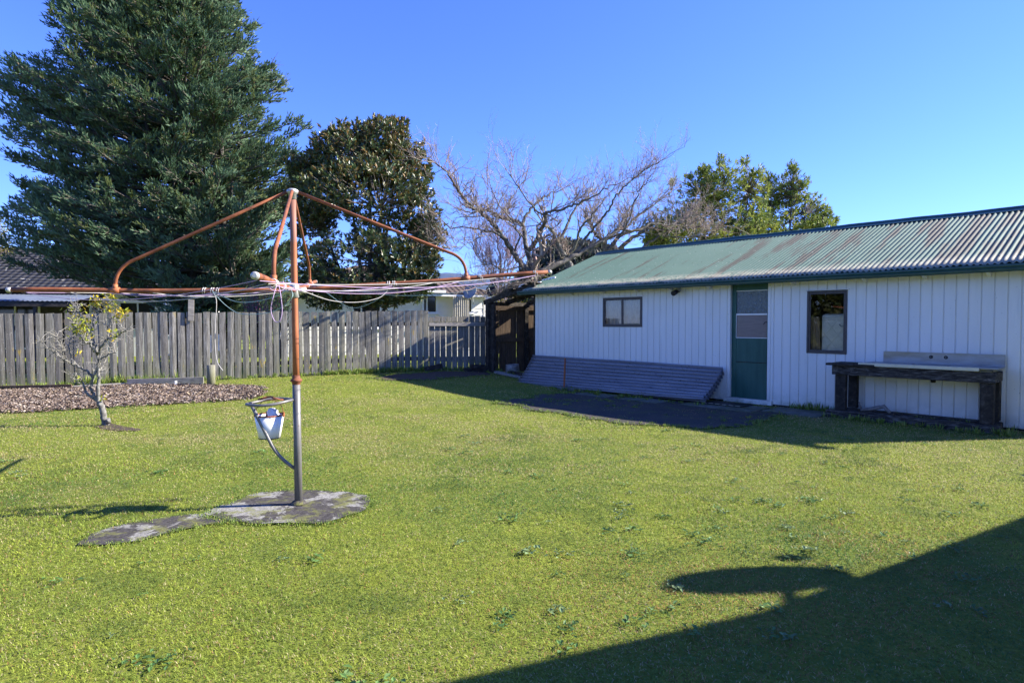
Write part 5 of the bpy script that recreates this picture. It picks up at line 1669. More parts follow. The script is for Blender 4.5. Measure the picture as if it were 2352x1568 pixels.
def rosette_tree(name, label, O, blobs, stems, n_tips, leaf_n, LL, LW, pal, bronze, leafm, barkm, droop=0.0, gaps=None, shell=0.5, group=None, fold=0.2):
    r = thing(name, label, 'tree', O, 0, group)
    P, Nn = lumpy_points(blobs, n_tips, shell)
    P = P[P[:, 2] > 0.5]; Nn = Nn[:len(P)]
    P, Nn = lumpy_points(blobs, n_tips, shell)
    keep = P[:, 2] > 0.6
    if gaps is not None:
        keep &= gaps(P)
    P, Nn = P[keep], Nn[keep]
    tk = MB()
    S = []
    for pts, r0 in stems:
        q = spline(pts, 6); tk.tube(q, np.linspace(r0, 0.02, len(q)), 8); S.append(q)
    SP = np.concatenate(S)
    tw = MB()
    # twigs from the nearest lower stem point
    sub = rng.choice(len(P), min(len(P), 1300), replace=False)
    for i in sub:
        d2 = np.sum((SP - P[i]) ** 2, 1) + 3.0 * np.maximum(0, SP[:, 2] - P[i][2] + 0.15) ** 2
        j = int(np.argmin(d2))
        m = SP[j] * 0.45 + P[i] * 0.55 + rng.normal(0, 0.10, 3) - (0, 0, 0.05)
        tw.tube(bez(SP[j], m, P[i], 5), np.linspace(0.018, 0.005, 5), 3, False, np.array([0.13, 0.115, 0.10]) * rng.uniform(0.7, 1.3))
    m = len(P)
    axis = Nn * 0.7 + np.array([0, 0, 0.75 - droop]) + rng.normal(0, 0.35, (m, 3)); axis /= np.linalg.norm(axis, axis=1)[:, None]
    a = np.cross(axis, rng.normal(0, 1, (m, 3))); a /= np.linalg.norm(a, axis=1)[:, None]; b = np.cross(axis, a)
    lf = MB()
    zmin, zmax = P[:, 2].min(), P[:, 2].max()
    tipcol = pal[rng.integers(0, len(pal), m)]
    for q in range(leaf_n):
        ang = q * 2.4 + rng.uniform(0, 6.28, m)
        radial = a * np.cos(ang)[:, None] + b * np.sin(ang)[:, None]
        spread = 0.35 + 0.9 * q / leaf_n
        D = axis * (1.1 - 0.6 * q / leaf_n) + radial * spread + rng.normal(0, 0.12, (m, 3))
        D[:, 2] -= droop * 0.4
        Nl = axis - radial * 0.3 + rng.normal(0, 0.25, (m, 3))
        base = P - axis * (0.04 + 0.10 * q / leaf_n) * (LL / 0.16)
        c = tipcol * rng.uniform(0.65, 1.4, (m, 1))
        br = rng.random(m) < bronze * (0.35 + 1.3 * (P[:, 2] - zmin) / (zmax - zmin))
        c[br] = np.array([0.24, 0.14, 0.04]) * rng.uniform(0.5, 1.3, (br.sum(), 1))
        lf.leaves(base, D, Nl, LL * rng.uniform(0.7, 1.2, m), LW * rng.uniform(0.8, 1.15, m), c, fold, 0.5)
    tk.build('trunk', MT[barkm], r); tw.build('branches', MT['twig'], r); lf.build('crown', MT[leafm], r)
    print(name, m * leaf_n)
    return r


def make_magnolia():
    Yc = 17.6
    def L(x, y, w, h, dy=0.0, dep=None):
        p = at(x, y, Yc + dy); rx = w / F * Yc; rz = h / F * Yc
        return (p[0] - O[0], p[1] - O[1], p[2], rx, dep or max(rx, 0.9), rz)
    b = at(850, 700, Yc); O = np.array([b[0], Yc, 0.0])
    blobs = [L(840, 370, 115, 78), L(880, 320, 62, 48), L(770, 350, 60, 62), L(920, 400, 72, 76), L(735, 430, 70, 88), L(840, 440, 140, 66, -0.7),
             L(955, 500, 62, 76), L(980, 545, 46, 60), L(720, 560, 58, 90), L(850, 610, 150, 88, -0.5), L(940, 620, 80, 70), L(760, 660, 80, 52), L(860, 660, 120, 44), L(700, 480, 44, 72, 0.2), L(690, 385, 34, 26), L(900, 545, 100, 70, 0.5)]
    for tx, ty in ((790, 292), (822, 300), (905, 292), (925, 296), (965, 340), (985, 390), (760, 318), (858, 290), (1010, 520), (1000, 600)):
        blobs.append(L(tx, ty, 15, 26, rng.normal(0, .2), 0.25))
    st = []
    for x1, y1, r0, dy in ((800, 420, 0.10, 0.2), (850, 360, 0.12, -0.1), (905, 420, 0.10, 0.3), (740, 520, 0.08, 0.0), (960, 540, 0.08, -0.2), (875, 480, 0.07, -0.8), (820, 560, 0.07, 0.8)):
        p = at(x1, y1, Yc + dy) - O
        st.append(([(rng.normal(0, .05), rng.normal(0, .05), -0.1), (rng.normal(0, .1), rng.normal(0, .1), 1.0), (p[0] * 0.5, p[1] * 0.5, p[2] * 0.6), tuple(p)], r0))
    def gaps(P):
        q = (P - [0, 0, 0])
        u = (q[:, 0] + O[0]) / (q[:, 1] + O[1]) * F + 1176
        v = 742 - (q[:, 2] - EYE) / (q[:, 1] + O[1]) * F
        return rng.random(len(P)) < np.where((fbm(P[:, 0] * 1.4 + 2, P[:, 2] * 1.4 + P[:, 1] * 0.6, 3) > 0.5) & (P[:, 2] > 2.6) & (P[:, 2] < 5.4), 0.30, 1.0)
    pal = np.array([[0.05, 0.085, 0.032], [0.07, 0.11, 0.04], [0.10, 0.135, 0.045], [0.13, 0.13, 0.04]])
    rosette_tree('magnolia_tree', 'dense glossy dark evergreen with bronze young leaves behind the fence, right of the conifer', O, blobs, st, 9500, 9, 0.135, 0.05, pal, 0.17, 'gloss_leaf', 'bark', gaps=gaps, shell=0.5)


make_magnolia()


def make_right_evergreens():
    pal = np.array([[0.24, 0.29, 0.05], [0.18, 0.24, 0.05], [0.31, 0.34, 0.07], [0.13, 0.18, 0.05]])
    for (bx_, Yc, spec, tops, lab) in (
        (1640, 25.0, [(1660, 425, 62, 52), (1610, 440, 50, 60), (1720, 440, 52, 56), (1560, 500, 56, 56), (1530, 540, 60, 50), (1640, 500, 95, 55), (1700, 510, 80, 60), (1545, 540, 60, 42), (1650, 560, 110, 46), (1510, 560, 34, 30)],
         [(1710, 368, 9, 16), (1655, 366, 9, 14), (1612, 385, 12, 14), (1550, 420, 12, 16), (1738, 395, 18, 15)], 'left and taller of the two olive-green broadleaf trees behind the shed roof'),
        (1790, 26.5, [(1820, 440, 44, 48), (1770, 450, 30, 44), (1850, 490, 52, 50), (1800, 520, 80, 52), (1760, 545, 70, 46), (1880, 525, 42, 32), (1830, 560, 80, 34)],
         [(1820, 388, 11, 20), (1762, 406, 16, 10), (1900, 485, 14, 14), (1912, 505, 14, 12)], 'right and lower of the two olive-green broadleaf trees behind the shed roof')):
        b = at(bx_, 700, Yc); O = np.array([b[0], Yc, 0.0])
        blobs = []
        for (x, y, w, h) in spec + tops:
            p = at(x, y, Yc + rng.normal(0, 0.6)); blobs.append((p[0] - O[0], p[1] - O[1], p[2], w / F * Yc, max(0.35, w / F * Yc * 0.9), h / F * Yc))
        st = []
        for (x, y, w, h) in spec:
            p = at(x, y, Yc) - O
            st.append(([(rng.normal(0, .25), rng.normal(0, .2), -0.1), (rng.normal(0, .3) + p[0] * 0.2, rng.normal(0, .2), 1.8), (p[0] * 0.75, p[1], p[2] * 0.7), tuple(p)], rng.uniform(0.06, 0.11)))
        rosette_tree('broadleaf_tree', lab, O, blobs, st, 3000 if bx_ < 1700 else 2400, 9, 0.19, 0.05, pal, 0.02, 'leaf', 'bark', 0.25, shell=0.35, group='olive-green trees behind the shed',
                     gaps=lambda P: rng.random(len(P)) < np.where(fbm(P[:, 0] * 1.1 + 5, P[:, 2] * 1.1, 3) > 0.52, 0.40, 1.0))


make_right_evergreens()


# ------------------------------------------------------------------ bare trees
def bare_tree(name, label, O, limbs, mat, twig_cols, dens=1.0, up=0.05, group=None, twig_r=0.006, tl=(0.3, 0.75)):
    """limbs: list of (points in world, r0, r1)"""
    r = thing(name, label, 'tree', O, 0, group)
    tk = MB(); tw = MB(); O = np.asarray(O, float)
    cnt = [0]

    def twig(p, d, L, rad, depth):
        n = 4
        pts, dn = wander(p, d, L, n, 0.16, up)
        c = twig_cols[rng.integers(0, len(twig_cols))] * rng.uniform(0.75, 1.25)
        tw.tube(pts, np.linspace(rad, rad * 0.55, n + 1), 4 if depth > 1 else 3, False, c)
        cnt[0] += 1
        if depth <= 0:
            return
        for _ in range(rng.integers(2, 4) if depth < 3 else rng.integers(3, 5)):
            i = rng.integers(1, n + 1)
            dd = pts[i] - pts[i - 1]; dd /= np.linalg.norm(dd)
            nd = dd * 0.9 + rng.normal(0, 0.55, 3) + np.array([0, 0, 0.22]); nd /= np.linalg.norm(nd)
            twig(pts[i], nd, L * rng.uniform(0.45, 0.8), rad * 0.62, depth - 1)
    for pts, r0, r1 in limbs:
        q = spline(np.asarray(pts) - O, 6)
        q[1:-1] += rng.normal(0, 0.018, q[1:-1].shape)
        rad = np.linspace(r0, r1, len(q)); tk.tube(q, rad, 9)
        seg = np.linalg.norm(np.diff(q, axis=0), axis=1); tot = seg.sum()
        m = int(tot * 3.0 * dens)
        for _ in range(m):
            u = rng.uniform(0.22, 1.0) ** 0.8
            i = min(int(u * (len(q) - 1)), len(q) - 2)
            if rad[i] > 0.12: continue
            dd = q[i + 1] - q[i]; dd /= np.linalg.norm(dd)
            nd = dd * 0.8 + rng.normal(0, 0.6, 3) + np.array([0, 0, 0.35]); nd /= np.linalg.norm(nd)
            twig(q[i], nd, rng.uniform(*tl), max(twig_r * 1.8, min(0.017, rad[i] * 0.42)), 3)
        dd = q[-1] - q[-2]; twig(q[-1], dd / np.linalg.norm(dd), tl[1], r1, 3)
    tk.build('trunk', MT[mat], r); tw.build('branches', MT['twig'], r)
    print(name, 'twigs', cnt[0])
    return r


def make_bare_trees():
    c = lambda x, y: ((1600 + x / 2.352) / 1.6327, (550 + y / 2.352) / 1.6327)
    def path(pts, Y0, Y1):
        n = len(pts); out = []
        for k, (x, y) in enumerate(pts):
            out.append(at(*c(x, y), Y0 + (Y1 - Y0) * k / (n - 1)))
        return out
    Y = 18.4
    root = at(*c(945, 1180), Y)
    foot = np.array([root[0], root[1], -0.1])
    limbs = [([foot, (root[0] + 0.02, Y, 1.2), root, at(*c(930, 1090), Y)], 0.23, 0.17),
             (path([(940, 1130), (850, 1050), (760, 930), (700, 830), (600, 690), (490, 590), (380, 510), (290, 400), (210, 270), (130, 180), (60, 140)], Y, Y - 2.6), 0.15, 0.02),
             (path([(700, 830), (640, 775), (520, 740), (370, 715), (200, 710)], Y - 0.6, Y - 2.0), 0.075, 0.02),
             (path([(935, 1090), (890, 930), (870, 820), (840, 690), (700, 640), (600, 590), (490, 560), (390, 585), (260, 540)], Y, Y + 1.6), 0.15, 0.02),
             (path([(840, 690), (890, 590), (960, 500), (1080, 420), (1190, 385)], Y + 0.5, Y + 1.2), 0.085, 0.02),
             (path([(900, 920), (960, 850), (1000, 740), (1050, 650), (1050, 590), (1150, 560), (1300, 510), (1480, 430), (1620, 340)], Y, Y - 2.0), 0.12, 0.02),
             (path([(945, 1150), (1100, 1060), (1260, 990), (1430, 890), (1600, 800), (1690, 720), (1770, 700), (1870, 600), (2050, 480), (2160, 390)], Y, Y + 2.4), 0.15, 0.02),
             (path([(1690, 730), (1870, 735), (2000, 680), (2200, 690), (2350, 600), (2480, 640)], Y + 1.5, Y + 2.8), 0.07, 0.018),
             (path([(1280, 985), (1420, 780), (1500, 690), (1600, 560), (1660, 450), (1760, 340), (1900, 220), (2060, 130)], Y + 0.8, Y - 1.0), 0.075, 0.015),
             (path([(760, 940), (820, 800), (780, 700), (620, 480), (560, 330)], Y - 0.4, Y - 1.5), 0.05, 0.012),
             (path([(1050, 600), (960, 560), (850, 420), (730, 240)], Y - 1.0, Y - 1.8), 0.05, 0.012),
             (path([(870, 820), (760, 700), (690, 640), (740, 480), (880, 270)], Y, Y + 1.0), 0.045, 0.012),
             (path([(1600, 800), (1740, 740), (1830, 500), (1890, 370), (1990, 270)], Y + 1.2, Y + 0.2), 0.06, 0.014),
             (path([(850, 1050), (700, 1090), (560, 1040), (420, 1060)], Y - 0.2, Y - 1.6), 0.04, 0.012),
             (path([(700, 830), (600, 700), (560, 690), (420, 830), (330, 870), (200, 900)], Y - 0.6, Y - 2.4), 0.04, 0.012),
             (path([(940, 1160), (800, 1210), (620, 1195), (430, 1240)], Y - 0.2, Y - 1.5), 0.05, 0.015)]
    limbs = [(p_, a_ * 0.60, b_ * 0.6) for p_, a_, b_ in limbs]
    tc = np.array([[0.30, 0.25, 0.205], [0.24, 0.19, 0.155], [0.36, 0.32, 0.26], [0.26, 0.175, 0.155]])
    bare_tree('bare_tree', 'spreading leafless tree with mossy limbs behind the lean-to', foot * [1, 1, 0], limbs, 'lichen_bark', tc, 2.3, twig_r=0.0046)
    Y2 = 22.5
    f2 = at(*c(1270, 1080), Y2); foot2 = np.array([f2[0] + 0.2, Y2, -0.1])
    limbs = [([foot2, (foot2[0], Y2, 1.5), f2, at(*c(1220, 970), Y2), at(*c(1150, 850), Y2), at(*c(1105, 740), Y2), at(*c(1040, 690), Y2 - 0.8)], 0.16, 0.04),
             (path([(1150, 850), (1230, 720), (1300, 560), (1420, 440), (1480, 300)], Y2, Y2 + 1.2), 0.07, 0.014),
             (path([(1240, 990), (1320, 850), (1350, 740), (1460, 600), (1560, 470)], Y2, Y2 - 1.0), 0.07, 0.014)]
    bare_tree('bare_tree', 'slender leafless tree with a pale lichened trunk by the shed roof', foot2 * [1, 1, 0], limbs, 'pale_lichen_bark', tc, 1.5)
    Y3 = 23.5
    f3 = at(*c(1580, 920), Y3); foot3 = np.array([f3[0], Y3, -0.1])
    limbs = [([foot3, f3, at(*c(1560, 850), Y3), at(*c(1470, 740), Y3), at(*c(1400, 600), Y3)], 0.12, 0.02),
             (path([(1590, 920), (1720, 780), (1840, 740), (2000, 690), (2160, 640)], Y3, Y3 + 1), 0.09, 0.015),
             (path([(1690, 910), (1800, 820), (1960, 720), (2100, 740), (2300, 700)], Y3, Y3 - 0.8), 0.09, 0.015),
             (path([(1740, 740), (1760, 600), (1830, 500)], Y3, Y3), 0.06, 0.012),
             (path([(2000, 880), (2120, 760), (2300, 720), (2450, 700), (2600, 690)], Y3, Y3 - 0.5), 0.06, 0.014),
             (path([(2100, 860), (2200, 740), (2330, 560), (2400, 470)], Y3, Y3 - 0.5), 0.05, 0.014),
             (path([(1900, 900), (2050, 800), (2250, 800), (2450, 780), (2560, 740)], Y3 - .6, Y3 - 0.9), 0.05, 0.014)]
    bare_tree('bare_tree', 'tangled leafless tree in front of the olive-green trees behind the roof', foot3 * [1, 1, 0], limbs, 'lichen_bark', tc, 2.2)
    Y4 = 31.0
    f4 = at(1148, 640, Y4); foot4 = np.array([f4[0], Y4, -0.1])
    limbs = [([foot4, (foot4[0], Y4, 2.0), at(1150, 600, Y4), at(1140, 555, Y4)], 0.10, 0.02)]
    for x in (1085, 1105, 1120, 1165, 1185, 1205):
        limbs.append(([(foot4[0], Y4, rng.uniform(1.8, 2.6)), at((x + 1148) / 2, 620, Y4), at(x, rng.uniform(565, 600), Y4 + rng.normal(0, .8))], 0.05, 0.012))
    bare_tree('bare_tree', 'small purplish leafless tree farther off, left of the big bare tree', foot4 * [1, 1, 0], limbs, 'lichen_bark', np.array([[0.30, 0.22, 0.27], [0.24, 0.18, 0.21]]), 1.3, 0.2, twig_r=0.010, tl=(0.6, 1.2))


make_bare_trees()


# ------------------------------------------------------------------ small citrus tree in the yard
def make_citrus():
    b = gnd(245, 976); O = np.array([b[0], b[1], float(gh(b[0], b[1]))])
    r = thing('citrus_tree', 'small half-bare citrus tree with lichened branches and yellowing leaves', 'tree', O)
    Yb = O[1]
    q = lambda x, y, dy=0.0: at(x, y, Yb + dy) - O
    tk = MB(); tips = []
    def limb(pts, r0, r1, twigs=True):
        P = spline(pts, 5); P[1:-1] += rng.normal(0, 0.006, P[1:-1].shape)
        tk.tube(P, np.linspace(r0, r1, len(P)), 9)
        tips.append((P, r1))
        return P
    k = 1 / (2.614 * 1.6327)
    c = lambda x, y: (x * k, 900 / 1.6327 + y * k)
    p0 = q(243, 978); pf = q(225, 920)
    limb([q(247, 980), q(240, 966), q(236, 945), q(229, 925), pf], 0.046, 0.037)
    for blob in ((240, 968, 0.02), (248, 965, -0.02)):
        tk.tube([q(blob[0], blob[1] + 4, blob[2]), q(blob[0] + 1, blob[1] - 3, blob[2] - 0.03)], [0.04, 0.025], 9)
    L = [([pf, q(226, 880), q(227, 850), q(224, 815), q(218, 790), q(212, 765, .1), q(215, 735, .15), q(213, 710, .2)], 0.026, 0.007),
         ([pf, q(215, 905), q(208, 890), q(214, 868), q(224, 845), q(232, 825), q(250, 815), q(268, 808)], 0.023, 0.006),
         ([q(214, 868), q(205, 855), q(190, 847), q(170, 838), q(153, 828, -.1), q(135, 817, -.15), q(115, 803, -.2), q(98, 788, -.2), q(84, 778, -.25)], 0.018, 0.004),
         ([pf, q(205, 908), q(195, 895), q(191, 878), q(182, 868, -.1), q(176, 862, -.15)], 0.019, 0.007),
         ([q(224, 815), q(234, 795, -.1), q(246, 780, -.1), q(262, 775, -.15), q(280, 765, -.2), q(292, 757, -.2)], 0.020, 0.005),
         ([q(218, 790), q(205, 785, .1), q(195, 775, .15), q(180, 765, .2), q(172, 750, .2)], 0.017, 0.005),
         ([q(224, 815), q(212, 800, -.15), q(205, 790, -.2), q(190, 778, -.3), q(178, 760, -.35), q(170, 735, -.35)], 0.016, 0.005),
         ([q(246, 780), q(252, 760, .05), q(255, 740, .1), q(268, 720, .15)], 0.014, 0.004),
         ([q(215, 735), q(228, 720, .2), q(238, 705, .2), q(250, 695, .2)], 0.012, 0.004),
         ([q(153, 828), q(145, 805, -.1), q(140, 785, -.1), q(128, 770, -.15)], 0.012, 0.004),
         ([q(170, 838), q(160, 810, 0), q(158, 790, 0.05), q(165, 770, .1)], 0.010, 0.004),
         ([q(227, 850), q(240, 835, .15), q(255, 800, .25), q(270, 780, .3)], 0.014, 0.004),
         ([q(212, 765), q(195, 740, .2), q(180, 715, .2), q(172, 700, .2)], 0.011, 0.004)]
    for pts, r0, r1 in L: limb(pts, r0, r1)
    tw = MB()
    twt = []
    for P, r1 in tips[1:]:
        for _ in range(20):
            i = rng.integers(len(P) // 4, len(P) - 1)
            d = P[i + 1] - P[i]; d /= np.linalg.norm(d)
            nd = d * 0.5 + rng.normal(0, 0.7, 3) + (0, 0, 0.25); nd /= np.linalg.norm(nd)
            pp, dd = wander(P[i], nd, rng.uniform(0.06, 0.24), 4, 0.35, 0.03)
            col = np.array([0.27, 0.255, 0.225]) * rng.uniform(0.6, 1.4)
            tw.tube(pp, np.linspace(0.0042, 0.002, 5), 4, False, col)
            twt.append((pp[-1], dd))
            for _ in range(2):
                j = rng.integers(1, 4); nd = dd + rng.normal(0, 0.8, 3); nd /= np.linalg.norm(nd)
                p2, d2 = wander(pp[j], nd, rng.uniform(0.04, 0.12), 3, 0.4, 0.05)
                tw.tube(p2, np.linspace(0.003, 0.0015, 4), 3, False, col); twt.append((p2[-1], d2))
    lf = MB()
    def cluster(x, y, dy, rx, n, yel):
        ctr = q(x, y, dy)
        P = ctr + rng.normal(0, 1, (n, 3)) * np.array([rx, rx, rx]) / F * Yb
        D = rng.normal(0, 1, (n, 3)) + (0, 0, 0.5)
        col = np.where((rng.random(n) < yel * 0.55)[:, None], np.array([[0.62, 0.44, 0.025]]), np.array([[0.30, 0.34, 0.03]])) * rng.uniform(0.6, 1.15, (n, 1))
        lf.leaves(P, D, rng.normal(0, 1, (n, 3)) + (0, 0, 1), rng.uniform(0.05, 0.085, n), 0.028, col, 0.25)
        for p in P[::3]:
            tw.tube([ctr + (p - ctr) * 0.2 - (0, 0, 0.03), p], [0.003, 0.0015], 3, False, np.array([0.25, 0.22, 0.15]))
    for a in ((222, 690, .2, 6, 26, .7), (221, 703, .2, 8, 18, .6), (256, 682, .2, 7, 18, .6), (252, 698, .2, 6, 14, .5), (248, 706, .2, 7, 16, .75), (276, 722, .15, 9, 46, .95), (258, 712, .15, 5, 10, .9), (177, 718, .2, 10, 24, .35), (184, 730, .2, 7, 14, .3),
              (183, 752, -.3, 9, 40, .15), (192, 757, -.3, 9, 34, .2), (176, 742, -.35, 7, 22, .15), (190, 768, -.2, 8, 22, .3), (263, 765, -.1, 5, 14, .5), (262, 736, .1, 5, 10, .8), (268, 770, -.2, 5, 8, .6), (238, 916, -.05, 4, 9, 1.0), (176, 866, -.15, 3, 5, .3), (205, 735, .2, 5, 8, .5), (176, 815, .1, 4, 6, .8), (230, 660 + 35, .2, 4, 8, .4)):
        cluster(*a)
    tk.build('trunk', MT['pale_lichen_bark'], r); tw.build('twigs', MT['twig'], r); lf.build('crown', MT['leaf'], r)
    # scraped soil at its foot
    P = px_poly([(215, 980), (250, 972), (290, 980), (330, 986), (320, 990), (270, 989), (230, 986)], jit=0.03, step=0.08, seed=31)
    drape('bare_soil', P, MT['soil'], 0.006, 0.2, 'scraped bare soil at the foot of the citrus tree', 'soil')


make_citrus()


# ------------------------------------------------------------------ shrubs behind the fence
def shrub(name, label, cat, O, rad, h, n, cols, LL, LW, flowers=None, group=None, z0=0.4):
    r = thing(name, label, cat, O, 0, group)
    tw = MB(); lf = MB()
    ang = rng.uniform(0, 2 * math.pi, 60); rr = rad * rng.uniform(0.2, 1.0, 60)
    for a, q in zip(ang, rr):
        tip = np.array([math.cos(a) * q, math.sin(a) * q, h * rng.uniform(0.6, 1.0)])
        tw.tube(bez((0, 0, 0), tip * [0.3, 0.3, 0.6], tip, 6), np.linspace(0.02, 0.004, 6), 4, False, np.array([0.16, 0.13, 0.11]))
    P = np.column_stack([np.zeros(n)] * 3)
    d = rng.normal(0, 1, (n, 3)); d /= np.linalg.norm(d, axis=1)[:, None]
    k = rng.random(n) ** 0.4 * (0.75 + 0.5 * fbm(d[:, 0] * 2.5 + 4, d[:, 2] * 2.5 + d[:, 1], 3))
    P = d * k[:, None] * np.array([rad, rad, (h - z0) / 2]) + (0, 0, (h + z0) / 2)
    c = cols[rng.integers(0, len(cols), n)] * rng.uniform(0.6, 1.35, (n, 1))
    lf.leaves(P, d + rng.normal(0, 0.6, (n, 3)), rng.normal(0, 1, (n, 3)) + (0, 0, 0.8), LL * rng.uniform(0.7, 1.2, n), LW, c, 0.2)
    tw.build('branches', MT['twig'], r); lf.build('crown', MT['leaf'], r)
    if flowers is not None:
        fl = MB(); m = n // 3
        i = rng.choice(n, m, replace=False)
        fl.leaves(P[i] * 1.03, rng.normal(0, 1, (m, 3)), rng.normal(0, 1, (m, 3)), 0.05, 0.045, flowers[rng.integers(0, len(flowers), m)] * rng.uniform(0.7, 1.2, (m, 1)), 0.2)
        fl.build('flowers', MT['leaf'], r)['kind'] = 'stuff'
    return r


pk = np.array([[0.50, 0.07, 0.14], [0.62, 0.18, 0.26], [0.40, 0.05, 0.09]])
p = at(630, 700, 16.2); shrub('flowering_shrub', 'pink-flowered shrub peeping over the fence left of the post', 'shrub', (p[0], p[1], 0), 0.62, 2.35, 520, np.array([[0.10, 0.10, 0.05], [0.14, 0.11, 0.08]]), 0.06, 0.03, pk)
p = at(582, 650, 17.2); shrub('flowering_shrub', 'taller pink-flowered shrub against the dark conifer, left of the other pink one', 'shrub', (p[0], p[1], 0), 0.42, 2.85, 300, np.array([[0.10, 0.10, 0.05]]), 0.06, 0.03, pk)
p = at(1168, 655, 22.0); shrub('yellow_shrub', 'golden-yellow shrub behind the brushwood on the lean-to', 'shrub', (p[0], p[1], 0), 0.75, 2.95, 700, np.array([[0.50, 0.34, 0.03], [0.30, 0.26, 0.04], [0.16, 0.17, 0.04]]), 0.10, 0.04)
p = at(1243, 640, 23.0); shrub('yellow_shrub', 'lime-green shrub between the bare tree trunk and the shed roof', 'shrub', (p[0], p[1], 0), 0.70, 3.35, 700, np.array([[0.26, 0.30, 0.03], [0.34, 0.36, 0.04], [0.12, 0.18, 0.03]]), 0.10, 0.05)
p = at(1142, 670, 24.5); shrub('plum_shrub', 'twiggy reddish-brown shrub at the right end of the white house', 'shrub', (p[0], p[1], 0), 0.7, 2.75, 600, np.array([[0.22, 0.10, 0.09], [0.28, 0.15, 0.13], [0.14, 0.07, 0.06]]), 0.07, 0.03)
p = at(-6, 600, 27.0); shrub('golden_conifer', 'golden-green conifer at the far left edge beside the tiled roof', 'tree', (p[0], p[1], 0), 0.62, 6.6, 2600, np.array([[0.20, 0.20, 0.03], [0.13, 0.16, 0.03], [0.28, 0.24, 0.04]]), 0.13, 0.05, z0=0.3)


# ================================================================== neighbouring houses
def tiled_slope(mb, a, b, c, d, rows, step=0.022):
    """a-b eave, d-c ridge; overlapping tile courses"""
    a, b, c, d = [np.asarray(x, float) for x in (a, b, c, d)]
    n = np.cross(b - a, d - a); n /= np.linalg.norm(n)
    if n[2] < 0: n = -n
    for k in range(rows):
        u0, u1 = k / rows, (k + 1.12) / rows
        u1 = min(u1, 1.0)
        p0, p1 = a + (d - a) * u0, b + (c - b) * u0
        q0, q1 = a + (d - a) * u1, b + (c - b) * u1
        v = [p0 + n * step, p1 + n * step, q1 + n * 0.002, q0 + n * 0.002, p0 - n * 0.01, p1 - n * 0.01]
        mb.add(v, [(0, 1, 2, 3), (4, 5, 1, 0)])


def boards(mb, x0, x1, y, z0, z1, pitch, holes=()):
    """horizontal weatherboards facing -y"""
    z = z0
    while z < z1 - 0.01:
        ze = min(z + pitch, z1)
        for (a, b, p, q) in cut_rects(x0, x1, z, ze, list(holes)):
            mb.add([(a, y - 0.018, p), (b, y - 0.018, p), (b, y - 0.004, q), (a, y - 0.004, q), (a, y, p), (b, y, p)], [(0, 1, 2, 3), (5, 4, 0, 1)])
        z = ze


